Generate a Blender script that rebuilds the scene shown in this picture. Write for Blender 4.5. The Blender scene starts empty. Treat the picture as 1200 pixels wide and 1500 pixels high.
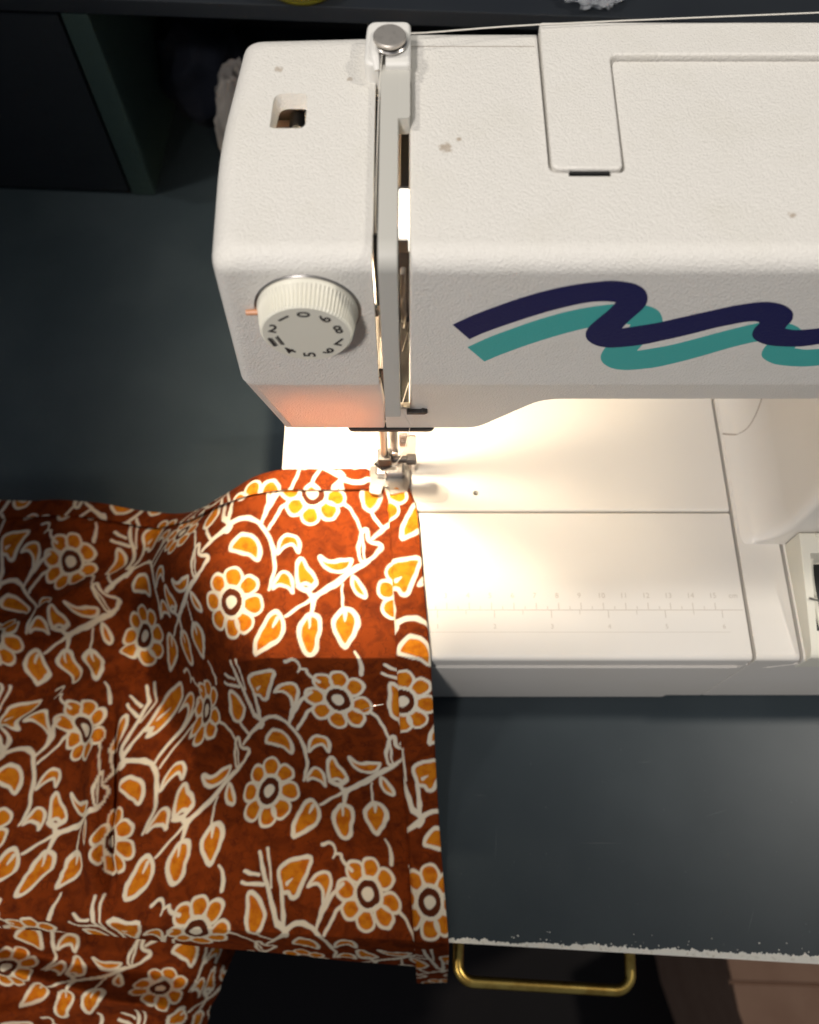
import bpy, bmesh, math, random
import numpy as np
from mathutils import Vector, Matrix, noise
from mathutils.geometry import tessellate_polygon

random.seed(4)
C = bpy.context.scene.collection
scene = bpy.context.scene
S = 0.01                      # everything below is written in centimetres
R = math.radians

# ------------------------------------------------------------------ camera
cam_d = bpy.data.cameras.new('camera')
cam = bpy.data.objects.new('camera', cam_d)
C.objects.link(cam)
cam.location = (0, 0, 44.5 * S)
cam.rotation_euler = (R(90 - 66.5), 0, 0)
cam_d.sensor_fit = 'VERTICAL'
cam_d.sensor_height = 36
cam_d.lens = 30.0
cam_d.clip_start = 0.01
cam_d.clip_end = 50
cam_d.dof.use_dof = True
cam_d.dof.focus_distance = 0.30
cam_d.dof.aperture_fstop = 11.0
scene.camera = cam

# ------------------------------------------------------------------ room light
w = bpy.data.worlds.new('World')
scene.world = w
w.use_nodes = True
bg = w.node_tree.nodes['Background']
bg.inputs[0].default_value = (0.75, 0.85, 1.0, 1)
bg.inputs[1].default_value = 0.115
scene.view_settings.view_transform = 'Standard'
scene.view_settings.look = 'None'
scene.view_settings.exposure = 0
scene.view_settings.gamma = 1


def lamp(name, kind, loc, target, power, color, radius, spot=None, blend=0.2):
    d = bpy.data.lights.new(name, kind)
    d.energy = power
    d.color = color
    if kind == 'AREA':
        d.shape = 'DISK'
        d.size = radius * 2 * S
    else:
        d.shadow_soft_size = radius * S
    if kind == 'SPOT':
        d.spot_size = R(spot)
        d.spot_blend = blend
    o = bpy.data.objects.new(name, d)
    C.objects.link(o)
    o.location = Vector(loc) * S
    if target is not None:
        o.rotation_euler = (Vector(target) - Vector(loc)).to_track_quat('-Z', 'Y').to_euler()
    return o


lamp('ceiling_light', 'POINT', (106, 31, 150), None, 28, (1.0, 0.94, 0.85), 5)
lamp('wall_light', 'SPOT', (-62, 24, 120), (32.5, 49, 0), 16, (1.0, 0.945, 0.86), 5, 38.6, 0.06)
lamp('front_fill', 'SPOT', (-45, -85, 150), (32.5, 49, 0), 82, (1.0, 0.95, 0.92), 9, 22.8, 0.15)  # added fill that brightens the front faces, no particular lamp
lamp('side_fill', 'SPOT', (-75, -45, 105), (-18, -5, 0), 46, (1.0, 0.88, 0.72), 9, 13.0, 0.8)  # added warm fill for the lower-left cloth, no particular lamp

# ------------------------------------------------------------------ materials


def mat(name, color, rough=0.5, metal=0.0, spec=0.5, bump=None, var=None, trans=0.0, emit=None, coat=0.0, alpha=None):
    m = bpy.data.materials.new(name)
    m.use_nodes = True
    nt = m.node_tree
    b = nt.nodes['Principled BSDF']
    b.inputs['Base Color'].default_value = (*color, 1)
    b.inputs['Roughness'].default_value = rough
    b.inputs['Metallic'].default_value = metal
    b.inputs['Specular IOR Level'].default_value = spec
    b.inputs['Transmission Weight'].default_value = trans
    b.inputs['Coat Weight'].default_value = coat
    if emit:
        b.inputs['Emission Color'].default_value = (*emit[0], 1)
        b.inputs['Emission Strength'].default_value = emit[1]
    tc = nt.nodes.new('ShaderNodeTexCoord')
    if bump:
        sc, st, dist = bump
        n = nt.nodes.new('ShaderNodeTexNoise')
        n.inputs['Scale'].default_value = sc
        n.inputs['Detail'].default_value = 3
        nt.links.new(tc.outputs['Object'], n.inputs['Vector'])
        bp = nt.nodes.new('ShaderNodeBump')
        bp.inputs['Strength'].default_value = st
        bp.inputs['Distance'].default_value = dist * S
        nt.links.new(n.outputs['Fac'], bp.inputs['Height'])
        nt.links.new(bp.outputs['Normal'], b.inputs['Normal'])
    if var:
        sc, c2, lo, hi = var
        n = nt.nodes.new('ShaderNodeTexNoise')
        n.inputs['Scale'].default_value = sc
        n.inputs['Detail'].default_value = 6
        nt.links.new(tc.outputs['Object'], n.inputs['Vector'])
        mr = nt.nodes.new('ShaderNodeMapRange')
        mr.inputs[1].default_value = lo
        mr.inputs[2].default_value = hi
        nt.links.new(n.outputs['Fac'], mr.inputs[0])
        mx = nt.nodes.new('ShaderNodeMix')
        mx.data_type = 'RGBA'
        mx.inputs['A'].default_value = (*color, 1)
        mx.inputs['B'].default_value = (*c2, 1)
        nt.links.new(mr.outputs[0], mx.inputs['Factor'])
        nt.links.new(mx.outputs['Result'], b.inputs['Base Color'])
    return m


def add_spots(m, spots, color, edge=0.6):
    """dirt marks with a shape of their own: (x, y, z, radius) in cm, ragged by noise"""
    nt = m.node_tree
    b = nt.nodes['Principled BSDF']
    src = b.inputs['Base Color'].links[0].from_socket if b.inputs['Base Color'].links else None
    base = tuple(b.inputs['Base Color'].default_value)
    tc = nt.nodes.new('ShaderNodeTexCoord')
    n = nt.nodes.new('ShaderNodeTexNoise')
    n.inputs['Scale'].default_value = 900
    n.inputs['Detail'].default_value = 4
    nt.links.new(tc.outputs['Object'], n.inputs['Vector'])
    acc = None
    for x, y, z, r in spots:
        d = nt.nodes.new('ShaderNodeVectorMath')
        d.operation = 'DISTANCE'
        nt.links.new(tc.outputs['Object'], d.inputs[0])
        d.inputs[1].default_value = (x * S, y * S, z * S)
        mr = nt.nodes.new('ShaderNodeMapRange')
        mr.inputs[1].default_value = 0
        mr.inputs[2].default_value = r * S
        mr.inputs[3].default_value = 0.72
        mr.inputs[4].default_value = 0.0
        nt.links.new(d.outputs['Value'], mr.inputs[0])
        if acc is None:
            acc = mr.outputs[0]
        else:
            mxm = nt.nodes.new('ShaderNodeMath')
            mxm.operation = 'MAXIMUM'
            nt.links.new(acc, mxm.inputs[0])
            nt.links.new(mr.outputs[0], mxm.inputs[1])
            acc = mxm.outputs[0]
    mu = nt.nodes.new('ShaderNodeMath')
    mu.operation = 'MULTIPLY'
    nt.links.new(acc, mu.inputs[0])
    nt.links.new(n.outputs['Fac'], mu.inputs[1])
    st = nt.nodes.new('ShaderNodeMapRange')
    st.inputs[1].default_value = 0.17
    st.inputs[2].default_value = 0.27
    st.inputs[4].default_value = edge
    nt.links.new(mu.outputs[0], st.inputs[0])
    mx = nt.nodes.new('ShaderNodeMix')
    mx.data_type = 'RGBA'
    if src:
        nt.links.new(src, mx.inputs['A'])
    else:
        mx.inputs['A'].default_value = base
    mx.inputs['B'].default_value = (*color, 1)
    nt.links.new(st.outputs[0], mx.inputs['Factor'])
    nt.links.new(mx.outputs['Result'], b.inputs['Base Color'])


M = {}
M['shell'] = mat('grained_plastic', (0.76, 0.73, 0.67), 0.5, bump=(1700, 0.9, 0.05), var=(55, (0.73, 0.70, 0.63), 0.5, 0.8))
M['face'] = mat('grained_face_plastic', (0.76, 0.73, 0.67), 0.5, bump=(1700, 0.9, 0.05), var=(55, (0.73, 0.70, 0.63), 0.5, 0.8))
add_spots(M['shell'], [(1.0, 18.3, 27.2, 0.40), (1.34, 18.62, 27.2, 0.17), (9.96, 15.96, 27.2, 0.24)], (0.36, 0.27, 0.18), 0.7)
add_spots(M['face'], [(-3.72, 21.3, 27.2, 0.26), (-1.05, 14.9, 27.05, 0.16), (-1.7, 20.9, 27.2, 0.2)], (0.38, 0.29, 0.2), 0.6)
M['smooth'] = mat('smooth_plastic', (0.70, 0.665, 0.61), 0.38, bump=(300, 0.06, 0.005), var=(18, (0.68, 0.64, 0.575), 0.45, 0.75))
M['glow'] = mat('thin_backlit_plastic', (0.76, 0.73, 0.67), 0.5, bump=(1700, 0.9, 0.05))
_nt = M['glow'].node_tree
_tr = _nt.nodes.new('ShaderNodeBsdfTranslucent')
_tr.inputs['Color'].default_value = (1.0, 0.50, 0.17, 1)
_mx = _nt.nodes.new('ShaderNodeMixShader')
_mx.inputs[0].default_value = 0.08
_out = [n for n in _nt.nodes if n.type == 'OUTPUT_MATERIAL'][0]
_nt.links.new(_nt.nodes['Principled BSDF'].outputs[0], _mx.inputs[1])
_nt.links.new(_tr.outputs[0], _mx.inputs[2])
_nt.links.new(_mx.outputs[0], _out.inputs['Surface'])
M['inner_dark'] = mat('dark_casting', (0.13, 0.09, 0.072), 0.5, bump=(300, 0.1, 0.005))
M['cream'] = mat('cream_plastic', (0.74, 0.71, 0.60), 0.42, bump=(600, 0.06, 0.004))
M['lug'] = mat('white_plastic', (0.76, 0.74, 0.69), 0.4, bump=(500, 0.08, 0.005))
M['grey'] = mat('grey_plastic', (0.52, 0.505, 0.455), 0.5, bump=(900, 0.25, 0.006))
M['mark'] = mat('ruler_relief', (0.50, 0.45, 0.39), 0.45)
M['navy'] = mat('navy_print', (0.006, 0.007, 0.070), 0.6, bump=(1300, 0.5, 0.03))
M['teal'] = mat('teal_print', (0.055, 0.38, 0.35), 0.6, bump=(1300, 0.5, 0.03))
M['ink'] = mat('black_ink', (0.015, 0.014, 0.016), 0.5)
M['steel'] = mat('steel', (0.46, 0.44, 0.42), 0.28, 1.0, bump=(200, 0.08, 0.004))
M['chrome'] = mat('chrome', (0.40, 0.385, 0.37), 0.30, 1.0, bump=(150, 0.05, 0.004))
M['disc'] = mat('worn_nickel', (0.62, 0.57, 0.51), 0.5, 0.85, bump=(700, 0.2, 0.004), var=(400, (0.50, 0.46, 0.41), 0.5, 0.7))
M['dark_steel'] = mat('dark_steel', (0.035, 0.030, 0.028), 0.42, 0.3, bump=(400, 0.1, 0.004))
M['black'] = mat('black_plastic', (0.012, 0.012, 0.012), 0.4, bump=(500, 0.1, 0.004))
M['inner'] = mat('inner_casting', (0.42, 0.30, 0.24), 0.5, bump=(300, 0.1, 0.005))
M['clear'] = mat('clear_plastic', (0.95, 0.86, 0.80), 0.12, 0, 0.5, trans=0.9)
M['clear'].node_tree.nodes['Principled BSDF'].inputs['IOR'].default_value = 1.4
M['bulb'] = mat('lit_bulb', (1, 0.9, 0.7), 0.3, emit=((1.0, 0.78, 0.48), 60))
M['thread'] = mat('white_thread', (0.82, 0.78, 0.70), 0.7, bump=(2500, 0.3, 0.004))
M['brass'] = mat('brushed_brass', (0.90, 0.62, 0.17), 0.34, 1.0, bump=(250, 0.15, 0.004), var=(120, (0.62, 0.36, 0.08), 0.45, 0.7))
M['desk'] = mat('dark_painted_top', (0.030, 0.042, 0.049), 0.37, 0.0, 0.42, bump=(90, 0.05, 0.004), var=(22, (0.038, 0.051, 0.058), 0.4, 0.68))
M['cabinet'] = mat('dark_painted_panel', (0.011, 0.014, 0.019), 0.55, bump=(120, 0.08, 0.006), var=(14, (0.015, 0.019, 0.023), 0.4, 0.7))
M['cabinet_in'] = mat('green_painted_panel', (0.030, 0.056, 0.050), 0.6, bump=(120, 0.08, 0.006))
M['chip'] = mat('bare_white_edge', (0.86, 0.83, 0.74), 0.7, bump=(700, 0.6, 0.02), var=(500, (0.6, 0.55, 0.45), 0.55, 0.75))
M['drawer'] = mat('drawer_paint', (0.004, 0.0035, 0.004), 0.6, bump=(120, 0.08, 0.006))
M['floor'] = mat('dark_floor', (0.012, 0.007, 0.006), 0.7, bump=(60, 0.2, 0.01), var=(8, (0.018, 0.010, 0.009), 0.4, 0.7))
M['card'] = mat('brown_cardboard', (0.50, 0.29, 0.19), 0.85, bump=(300, 0.3, 0.01), var=(30, (0.43, 0.24, 0.155), 0.4, 0.7))
M['rag'] = mat('off_white_cotton', (0.22, 0.20, 0.18), 0.9, bump=(600, 0.4, 0.02))
M['pouch'] = mat('navy_cotton', (0.008, 0.011, 0.022), 0.9, bump=(500, 0.4, 0.02))
M['dish'] = mat('yellow_glass', (0.85, 0.68, 0.03), 0.08, trans=0.85)
M['wax'] = mat('yellow_wax', (0.62, 0.46, 0.02), 0.4)
M['bag'] = mat('clear_bag_film', (0.8, 0.82, 0.84), 0.12, trans=0.75, bump=(120, 0.5, 0.02))

# ------------------------------------------------------------------ builders


def thing(name, label, cat, loc=(0, 0, 0), rotz=0.0, group=None):
    o = bpy.data.objects.new(name, None)
    o.empty_display_size = 0.02
    C.objects.link(o)
    o.location = Vector(loc) * S
    o.rotation_euler = (0, 0, rotz)
    o['label'] = label
    o['category'] = cat
    if group:
        o['group'] = group
    return o


def tag(o, label, cat, group=None):
    o['label'] = label
    o['category'] = cat
    if group:
        o['group'] = group
    return o


PLOC = {}


def obj(name, bm, m, parent=None, base=(0, 0, 0), smooth=35, local=False):
    """link bm (cm, world coords unless local) as one object whose origin is at base"""
    me = bpy.data.meshes.new(name)
    bmesh.ops.recalc_face_normals(bm, faces=bm.faces)
    for v in bm.verts:
        v.co = (v.co - Vector(base)) * S
    bm.to_mesh(me)
    bm.free()
    me.materials.append(m)
    if smooth is not None:
        me.shade_smooth()
        me.set_sharp_from_angle(angle=R(smooth))
    o = bpy.data.objects.new(name, me)
    C.objects.link(o)
    o.location = Vector(base) * S
    if smooth is not None:          # keep big flat faces flat where their edges are bevelled
        wn = o.modifiers.new('weighted', 'WEIGHTED_NORMAL')
        wn.mode = 'FACE_AREA'
        wn.weight = 80
        wn.keep_sharp = True
    if parent is not None:
        o.parent = parent
        if not local:
            o.location = o.location - total_loc(parent)
    return o


def total_loc(p):
    v = Vector((0, 0, 0))
    while p is not None:
        v = v + p.location
        p = p.parent
    return v


def bev(bm, width, segs=2, ang=25):
    es = [e for e in bm.edges if len(e.link_faces) == 2 and e.calc_face_angle(0) > R(ang)]
    bmesh.ops.bevel(bm, geom=es, offset=width, segments=segs, profile=0.5, affect='EDGES', clamp_overlap=True)


def box(x0, x1, y0, y1, z0, z1, b=0.0, segs=2, bm=None):
    own = bmesh.new()
    vs = [own.verts.new((x, y, z)) for x in (x0, x1) for y in (y0, y1) for z in (z0, z1)]
    for f in ((0, 1, 3, 2), (4, 6, 7, 5), (0, 4, 5, 1), (2, 3, 7, 6), (0, 2, 6, 4), (1, 5, 7, 3)):
        own.faces.new([vs[i] for i in f])
    bmesh.ops.recalc_face_normals(own, faces=own.faces)
    if b:
        bev(own, b, segs)
    return merge(bm, own)


def merge(bm, own):
    if bm is None:
        return own
    me = bpy.data.meshes.new('tmp')
    own.to_mesh(me)
    own.free()
    bm.from_mesh(me)
    bpy.data.meshes.remove(me)
    return bm


def prism(pts, plane, a0, a1, b=0.0, segs=2, bm=None, ang=25):
    """polygon in plane 'xy','xz' or 'yz', extruded from a0 to a1 along the third axis"""
    def P(p, a):
        return {'xy': (p[0], p[1], a), 'xz': (p[0], a, p[1]), 'yz': (a, p[0], p[1])}[plane]
    own = bmesh.new()
    lo = [own.verts.new(P(p, a0)) for p in pts]
    hi = [own.verts.new(P(p, a1)) for p in pts]
    own.faces.new(lo)
    own.faces.new(hi[::-1])
    n = len(pts)
    for i in range(n):
        own.faces.new((lo[i], hi[i], hi[(i + 1) % n], lo[(i + 1) % n]))
    bmesh.ops.recalc_face_normals(own, faces=own.faces)
    if b:
        bev(own, b, segs, ang)
    return merge(bm, own)


def rounded(pts, r, n=5):
    """round the corners of a polygon; r one radius or one per corner"""
    out = []
    m = len(pts)
    for i, p in enumerate(pts):
        rr = r[i] if isinstance(r, (list, tuple)) else r
        if rr <= 0:
            out.append(p)
            continue
        p = Vector(p)
        a = Vector(pts[i - 1]) - p
        c = Vector(pts[(i + 1) % m]) - p
        d = min(rr, a.length * 0.49, c.length * 0.49)
        s = p + a.normalized() * d
        e = p + c.normalized() * d
        for k in range(n + 1):
            t = k / n
            q = s * (1 - t) ** 2 + p * 2 * t * (1 - t) + e * t * t
            out.append((q.x, q.y))
    return out


def arc(cx, cy, r, a0, a1, n):
    return [(cx + r * math.cos(R(a0 + (a1 - a0) * k / n)), cy + r * math.sin(R(a0 + (a1 - a0) * k / n))) for k in range(n + 1)]


def tube(path, r, n=8, bm=None, closed=False, cap=True):
    own = bmesh.new()
    pts = [Vector(p) for p in path]
    m = len(pts)
    rings = []
    up = None
    for i, p in enumerate(pts):
        if closed:
            t = (pts[(i + 1) % m] - pts[i - 1]).normalized()
        else:
            t = (pts[min(i + 1, m - 1)] - pts[max(i - 1, 0)]).normalized()
        if up is None:
            up = t.orthogonal().normalized()
        up = (up - t * up.dot(t)).normalized()
        side = t.cross(up)
        rr = r[i] if isinstance(r, (list, tuple)) else r
        rings.append([own.verts.new(p + (up * math.cos(2 * math.pi * k / n) + side * math.sin(2 * math.pi * k / n)) * rr) for k in range(n)])
    for i in range(m if closed else m - 1):
        a, b2 = rings[i], rings[(i + 1) % m]
        for k in range(n):
            own.faces.new((a[k], a[(k + 1) % n], b2[(k + 1) % n], b2[k]))
    if cap and not closed:
        own.faces.new(rings[0][::-1])
        own.faces.new(rings[-1])
    return merge(bm, own)


def lathe(prof, origin, axis='z', n=48, bm=None, rfun=None):
    """prof: (radius, height) pairs; axis 'z', 'y-' (height runs towards -y) or 'x'"""
    own = bmesh.new()
    rings = []
    o = Vector(origin)
    for i, (rad, h) in enumerate(prof):
        ring = []
        for k in range(n):
            a = 2 * math.pi * k / n
            rr = rad * (rfun(i, k) if rfun else 1)
            c, s = rr * math.cos(a), rr * math.sin(a)
            q = {'z': Vector((c, s, h)), 'y-': Vector((c, -h, s)), 'x': Vector((h, c, s))}[axis]
            ring.append(own.verts.new(o + q))
        rings.append(ring)
    for i in range(len(rings) - 1):
        for k in range(n):
            own.faces.new((rings[i][k], rings[i][(k + 1) % n], rings[i + 1][(k + 1) % n], rings[i + 1][k]))
    if prof[0][0] > 1e-4:
        own.faces.new(rings[0][::-1])
    if prof[-1][0] > 1e-4:
        own.faces.new(rings[-1])
    return merge(bm, own)


def smooth_path(pts, n=8, closed=False):
    P = [Vector(p) for p in pts]
    out = []
    m = len(P)
    for i in range(m if closed else m - 1):
        p0 = P[i - 1] if (closed or i > 0) else P[0]
        p1 = P[i]
        p2 = P[(i + 1) % m]
        p3 = P[(i + 2) % m] if (closed or i + 2 < m) else P[-1]
        for k in range(n):
            t = k / n
            out.append(0.5 * ((2 * p1) + (p2 - p0) * t + (2 * p0 - 5 * p1 + 4 * p2 - p3) * t * t + (3 * p1 - p0 - 3 * p2 + p3) * t ** 3))
    if not closed:
        out.append(P[-1])
    return out


def cut(bm, cutters):
    """bm minus each cutter bmesh (exact boolean, baked into the mesh)"""
    def tmp(b):
        me = bpy.data.meshes.new('tmp')
        bmesh.ops.recalc_face_normals(b, faces=b.faces)
        b.to_mesh(me)
        b.free()
        o = bpy.data.objects.new('tmp', me)
        C.objects.link(o)
        return o
    a = tmp(bm)
    cs = [tmp(c) for c in cutters]
    for c in cs:
        md = a.modifiers.new('b', 'BOOLEAN')
        md.operation = 'DIFFERENCE'
        md.solver = 'EXACT'
        md.object = c
    dg = bpy.context.evaluated_depsgraph_get()
    me = bpy.data.meshes.new_from_object(a.evaluated_get(dg))
    out = bmesh.new()
    out.from_mesh(me)
    for o in [a] + cs:
        md = o.data
        bpy.data.objects.remove(o)
        bpy.data.meshes.remove(md)
    bpy.data.meshes.remove(me)
    return out


def text_bm(s, size, ext=0.004, fat=0.0):
    """flat lettering as a thin mesh in its own xy plane, centred on the origin"""
    cu = bpy.data.curves.new('tmp', 'FONT')
    cu.body = s
    cu.size = size
    cu.align_x = 'CENTER'
    cu.align_y = 'CENTER'
    cu.extrude = ext
    cu.resolution_u = 3
    cu.offset = fat
    o = bpy.data.objects.new('tmp', cu)
    C.objects.link(o)
    dg = bpy.context.evaluated_depsgraph_get()
    me = bpy.data.meshes.new_from_object(o.evaluated_get(dg))
    b = bmesh.new()
    b.from_mesh(me)
    bpy.data.objects.remove(o)
    bpy.data.curves.remove(cu)
    bpy.data.meshes.remove(me)
    return b


def poly_plate(pts, y0, y1):
    """filled outline in the xz plane between y0 (front) and y1"""
    own = bmesh.new()
    tris = tessellate_polygon([[Vector((p[0], p[1], 0)) for p in pts]])
    f = [own.verts.new((p[0], y0, p[1])) for p in pts]
    k = [own.verts.new((p[0], y1, p[1])) for p in pts]
    for a, b2, c in tris:
        try:
            own.faces.new((f[a], f[b2], f[c]))
            own.faces.new((k[c], k[b2], k[a]))
        except ValueError:
            pass
    n = len(pts)
    for i in range(n):
        j = (i + 1) % n
        own.faces.new((f[i], f[j], k[j], k[i]))
    return own

# ================================================================== DESK
DROT = R(-3.0)
DORG = (1.75, -2.53, 0.0)
desk = thing('desk', 'dark painted desk with a chipped white front edge under the sewing machine', 'desk', DORG, DROT)


def dobj(name, bm, m, parent=None, smooth=35):
    return obj(name, bm, m, parent or desk, local=True, smooth=smooth)


bm = box(-62, 28.5, 0.0, 63, -1.8, 0.0, 0.06, 2)
dobj('tabletop', bm, M['desk'])
# bare front edge: a ragged strip where the paint has chipped away
own = bmesh.new()
rnd = random.Random(7)
N = 900
fr, bk, dn = [], [], []
for i in range(N + 1):
    x = -0.4 + 28.85 * i / N
    wdt = 0.20 + 0.10 * noise.noise((x * 0.5, 0, 0)) + 0.13 * noise.noise((x * 3.1, 4, 0)) + 0.09 * noise.noise((x * 9.0, 8, 0)) + 0.010 * (x - 5)
    wdt = max(0.05, min(0.62, wdt))
    fr.append(own.verts.new((x, -0.012, 0.004)))
    bk.append(own.verts.new((x, wdt, 0.006)))
    dn.append(own.verts.new((x, -0.012, -1.7)))
for i in range(N):
    own.faces.new((fr[i], fr[i + 1], bk[i + 1], bk[i]))
    own.faces.new((dn[i], dn[i + 1], fr[i + 1], fr[i]))
for k in range(46):      # loose flecks of bare board just behind the strip
    x = rnd.uniform(3, 19.5)
    y = 0.30 + rnd.random() ** 2 * 0.55
    r = rnd.uniform(0.012, 0.045)
    n = rnd.randint(5, 7)
    own.faces.new([own.verts.new((x + r * rnd.uniform(0.6, 1.3) * math.cos(6.283 * j / n), y + r * rnd.uniform(0.6, 1.2) * math.sin(6.283 * j / n), 0.005)) for j in range(n)])
dobj('chipped_edge', own, M['chip'], smooth=None)

# scratches and flecks on the worn top
own = bmesh.new()
for k in range(55):
    x = rnd.uniform(-1, 19)
    y = rnd.uniform(1.0, 11.0)
    r = rnd.uniform(0.010, 0.030)
    n = 6
    own.faces.new([own.verts.new((x + r * rnd.uniform(0.6, 1.3) * math.cos(6.283 * j / n), y + 1.4 * r * rnd.uniform(0.6, 1.2) * math.sin(6.283 * j / n), 0.004)) for j in range(n)])
for x0, y0, x1, y1 in ((6.2, 4.65, 8.4, 4.75), (2.2, 3.6, 2.25, 5.2), (14.0, 1.0, 14.5, 2.3), (1.0, 6.6, 1.8, 6.62), (12.5, 6.2, 13.7, 6.6), (9.3, 8.6, 10.1, 8.7)):
    d = Vector((x1 - x0, y1 - y0)).normalized()
    nx, ny = -d.y * 0.012, d.x * 0.012
    own.faces.new([own.verts.new(p) for p in ((x0, y0, .004), ((x0 + x1) / 2 + nx, (y0 + y1) / 2 + ny, .004), (x1, y1, .004), ((x0 + x1) / 2 - nx, (y0 + y1) / 2 - ny, .004))])
sc = mat('scratch_mark', (0.10, 0.115, 0.115), 0.6)
dobj('scratch_marks', own, sc, smooth=None)['kind'] = 'stuff'

bm = box(-60, 27.5, 0.55, 3.0, -16, -1.82, 0.05)
drawer = dobj('drawer_front', bm, M['drawer'])
path = [(0.75, 0.6, -4.2), (0.75, -1.0, -4.2)] + [(0.75 + 0.85 - 0.85 * math.cos(R(a)), -1.15 - 0.80 * math.sin(R(a)), -4.2) for a in range(10, 91, 10)] \
    + [(9.45 - 0.85 + 0.85 * math.sin(R(a)), -1.15 - 0.80 * math.cos(R(a)), -4.2) for a in range(0, 81, 10)] + [(9.45, -1.0, -4.2), (9.45, 0.6, -4.2)]
obj('drawer_handle', tube(path, 0.285, 14), M['brass'], drawer, local=True)
dobj('side_leg', box(-60, -57, 3.1, 60, -72, -1.82), M['drawer'])
dobj('side_leg', box(25, 27.5, 3.1, 60, -72, -1.82), M['drawer'])

# hutch standing on the back of the top
HY = 44.2
bm = box(-61, -23.05, HY + 0.05, HY + 1.6, 0.25, 13.05, 0.08)
dobj('cabinet_door', bm, M['cabinet'])
bm = box(-22.85, -21.35, HY, 61, 0.02, 13.18, 0.06)
dobj('divider_panel', bm, M['cabinet_in'])
bm = box(-61, 28.4, HY - 0.02, 61.5, 13.2, 14.1, 0.08)
dobj('top_shelf', bm, M['cabinet'])
bm = box(-61, 28.4, 61.05, 62.4, 0.02, 13.15)
dobj('back_panel', bm, M['cabinet'])
bm = box(26.9, 28.4, HY, 61, 0.02, 13.18, 0.06)
dobj('divider_panel', bm, M['cabinet_in'])

# room floor far below
bm = bmesh.new()
v = [bm.verts.new(p) for p in ((-200, -200, -72.5), (200, -200, -72.5), (200, 200, -72.5), (-200, 200, -72.5))]
bm.faces.new(v)
o = obj('floor', bm, M['floor'], smooth=None)
o['kind'] = 'structure'

# cardboard carton standing under the front edge at the right
cart = thing('cardboard_box', 'brown cardboard box on the floor below the desk edge', 'box', (42, -14, -72.4))
bm = prism([(29.6, -5.0), (30.25, -10.9), (34.5, -26), (66, -26), (66, -5.0)], 'xy', -72.4, -46.6, 0.1)
obj('carton_body', bm, M['card'], cart, (42, -14, -72.4))
bm = prism([(29.75, -5.2), (30.1, -8.35), (66, -9.3), (66, -5.2)], 'xy', -46.5, -46.0, 0.08)
obj('flap', bm, M['card'], cart, (42, -7, -46.3))
bm = prism([(30.15, -8.62), (30.35, -10.9), (34.6, -25.8), (66, -25.8), (66, -9.57)], 'xy', -46.5, -46.05, 0.08)
obj('flap', bm, M['card'], cart, (42, -17, -46.3))

# ================================================================== SEWING MACHINE
BASE = (6, 16, 0)
sm = thing('sewing_machine', 'white sewing machine with a navy and teal wave print on its arm', 'sewing machine', BASE)


def part(name, bm, m, parent=None, base=None, smooth=35):
    o = obj(name, bm, m, parent or sm, base or BASE, smooth)
    return o


# ---- bed, extension table, base
bm = prism(rounded([(16.02, 0.4), (16.02, 7.8), (24.5, 7.8), (24.5, 0.4)], [0, 0.16, 0.3, 0], 4), 'yz', -6.1, 15.0)
bm = cut(bm, [lathe([(0.13, 6.8), (0.13, 8.2)], (3.14, 16.94, 0), n=20)])
part('free_arm', bm, M['smooth'])
prof = rounded([(8.93, 6.75), (8.93, 7.8), (15.93, 7.8), (15.93, 0.4), (9.4, 0.4), (9.4, 6.75)], [0.06, 0.30, 0.10, 0, 0, 0], 5)
bm = prism(prof, 'yz', -6.1, 15.0, 0.03, 1, ang=60)
ext = part('extension_table', bm, M['smooth'])
bm = prism([(-6.1, 0.15), (13.1, 0.15), (14.75, 6.62), (-6.1, 6.62)], 'xz', 8.84, 9.36, 0.06, 2)
part('skirt', bm, M['smooth'], ext)
# base plate at the right, under the column
prof = rounded([(8.93, 0.15), (8.93, 7.8), (24.5, 7.8), (24.5, 0.15)], [0, 0.30, 0.3, 0], 5)
bm = prism(prof, 'yz', 15.16, 34, 0.05, 2, ang=60)
bm = cut(bm, [box(17.05, 17.22, 8.0, 14.6, 6.9, 9.0), prism([(15.9, 6.35), (17.3, 7.15), (17.3, 7.0), (16.2, 6.3)], 'xz', 8.5, 9.3)])
base_o = part('base', bm, M['smooth'])
bm = prism([(13.22, 0.15), (15.12, 0.15), (15.12, 6.9), (14.95, 6.9)], 'xz', 8.93, 9.36, 0.04, 1)
part('base_corner', bm, M['smooth'], base_o)
# column: left side sweeps up out of the base
cx = [(15.22, 7.72)] + [(15.35 + 1.35 * math.sin(R(a)), 10.3 - 2.42 * math.cos(R(a))) for a in range(4, 91, 8)] + [(16.75, 21.0), (34, 21.0), (34, 7.72)]
own = bmesh.new()
ys = [14.35, 14.5, 14.75, 15.1, 24.3]
ins = [0.42, 0.14, 0.03, 0.0, 0.0]
rings = []
for y, i_ in zip(ys, ins):
    rings.append([own.verts.new((x + (i_ if x < 30 and z > 7.75 else 0), y, z)) for x, z in cx])
for a, b2 in zip(rings, rings[1:]):
    for k in range(len(cx)):
        own.faces.new((a[k], a[(k + 1) % len(cx)], b2[(k + 1) % len(cx)], b2[k]))
own.faces.new(rings[0])
own.faces.new(rings[-1][::-1])
col = part('column', own, M['smooth'], smooth=50)
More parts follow.
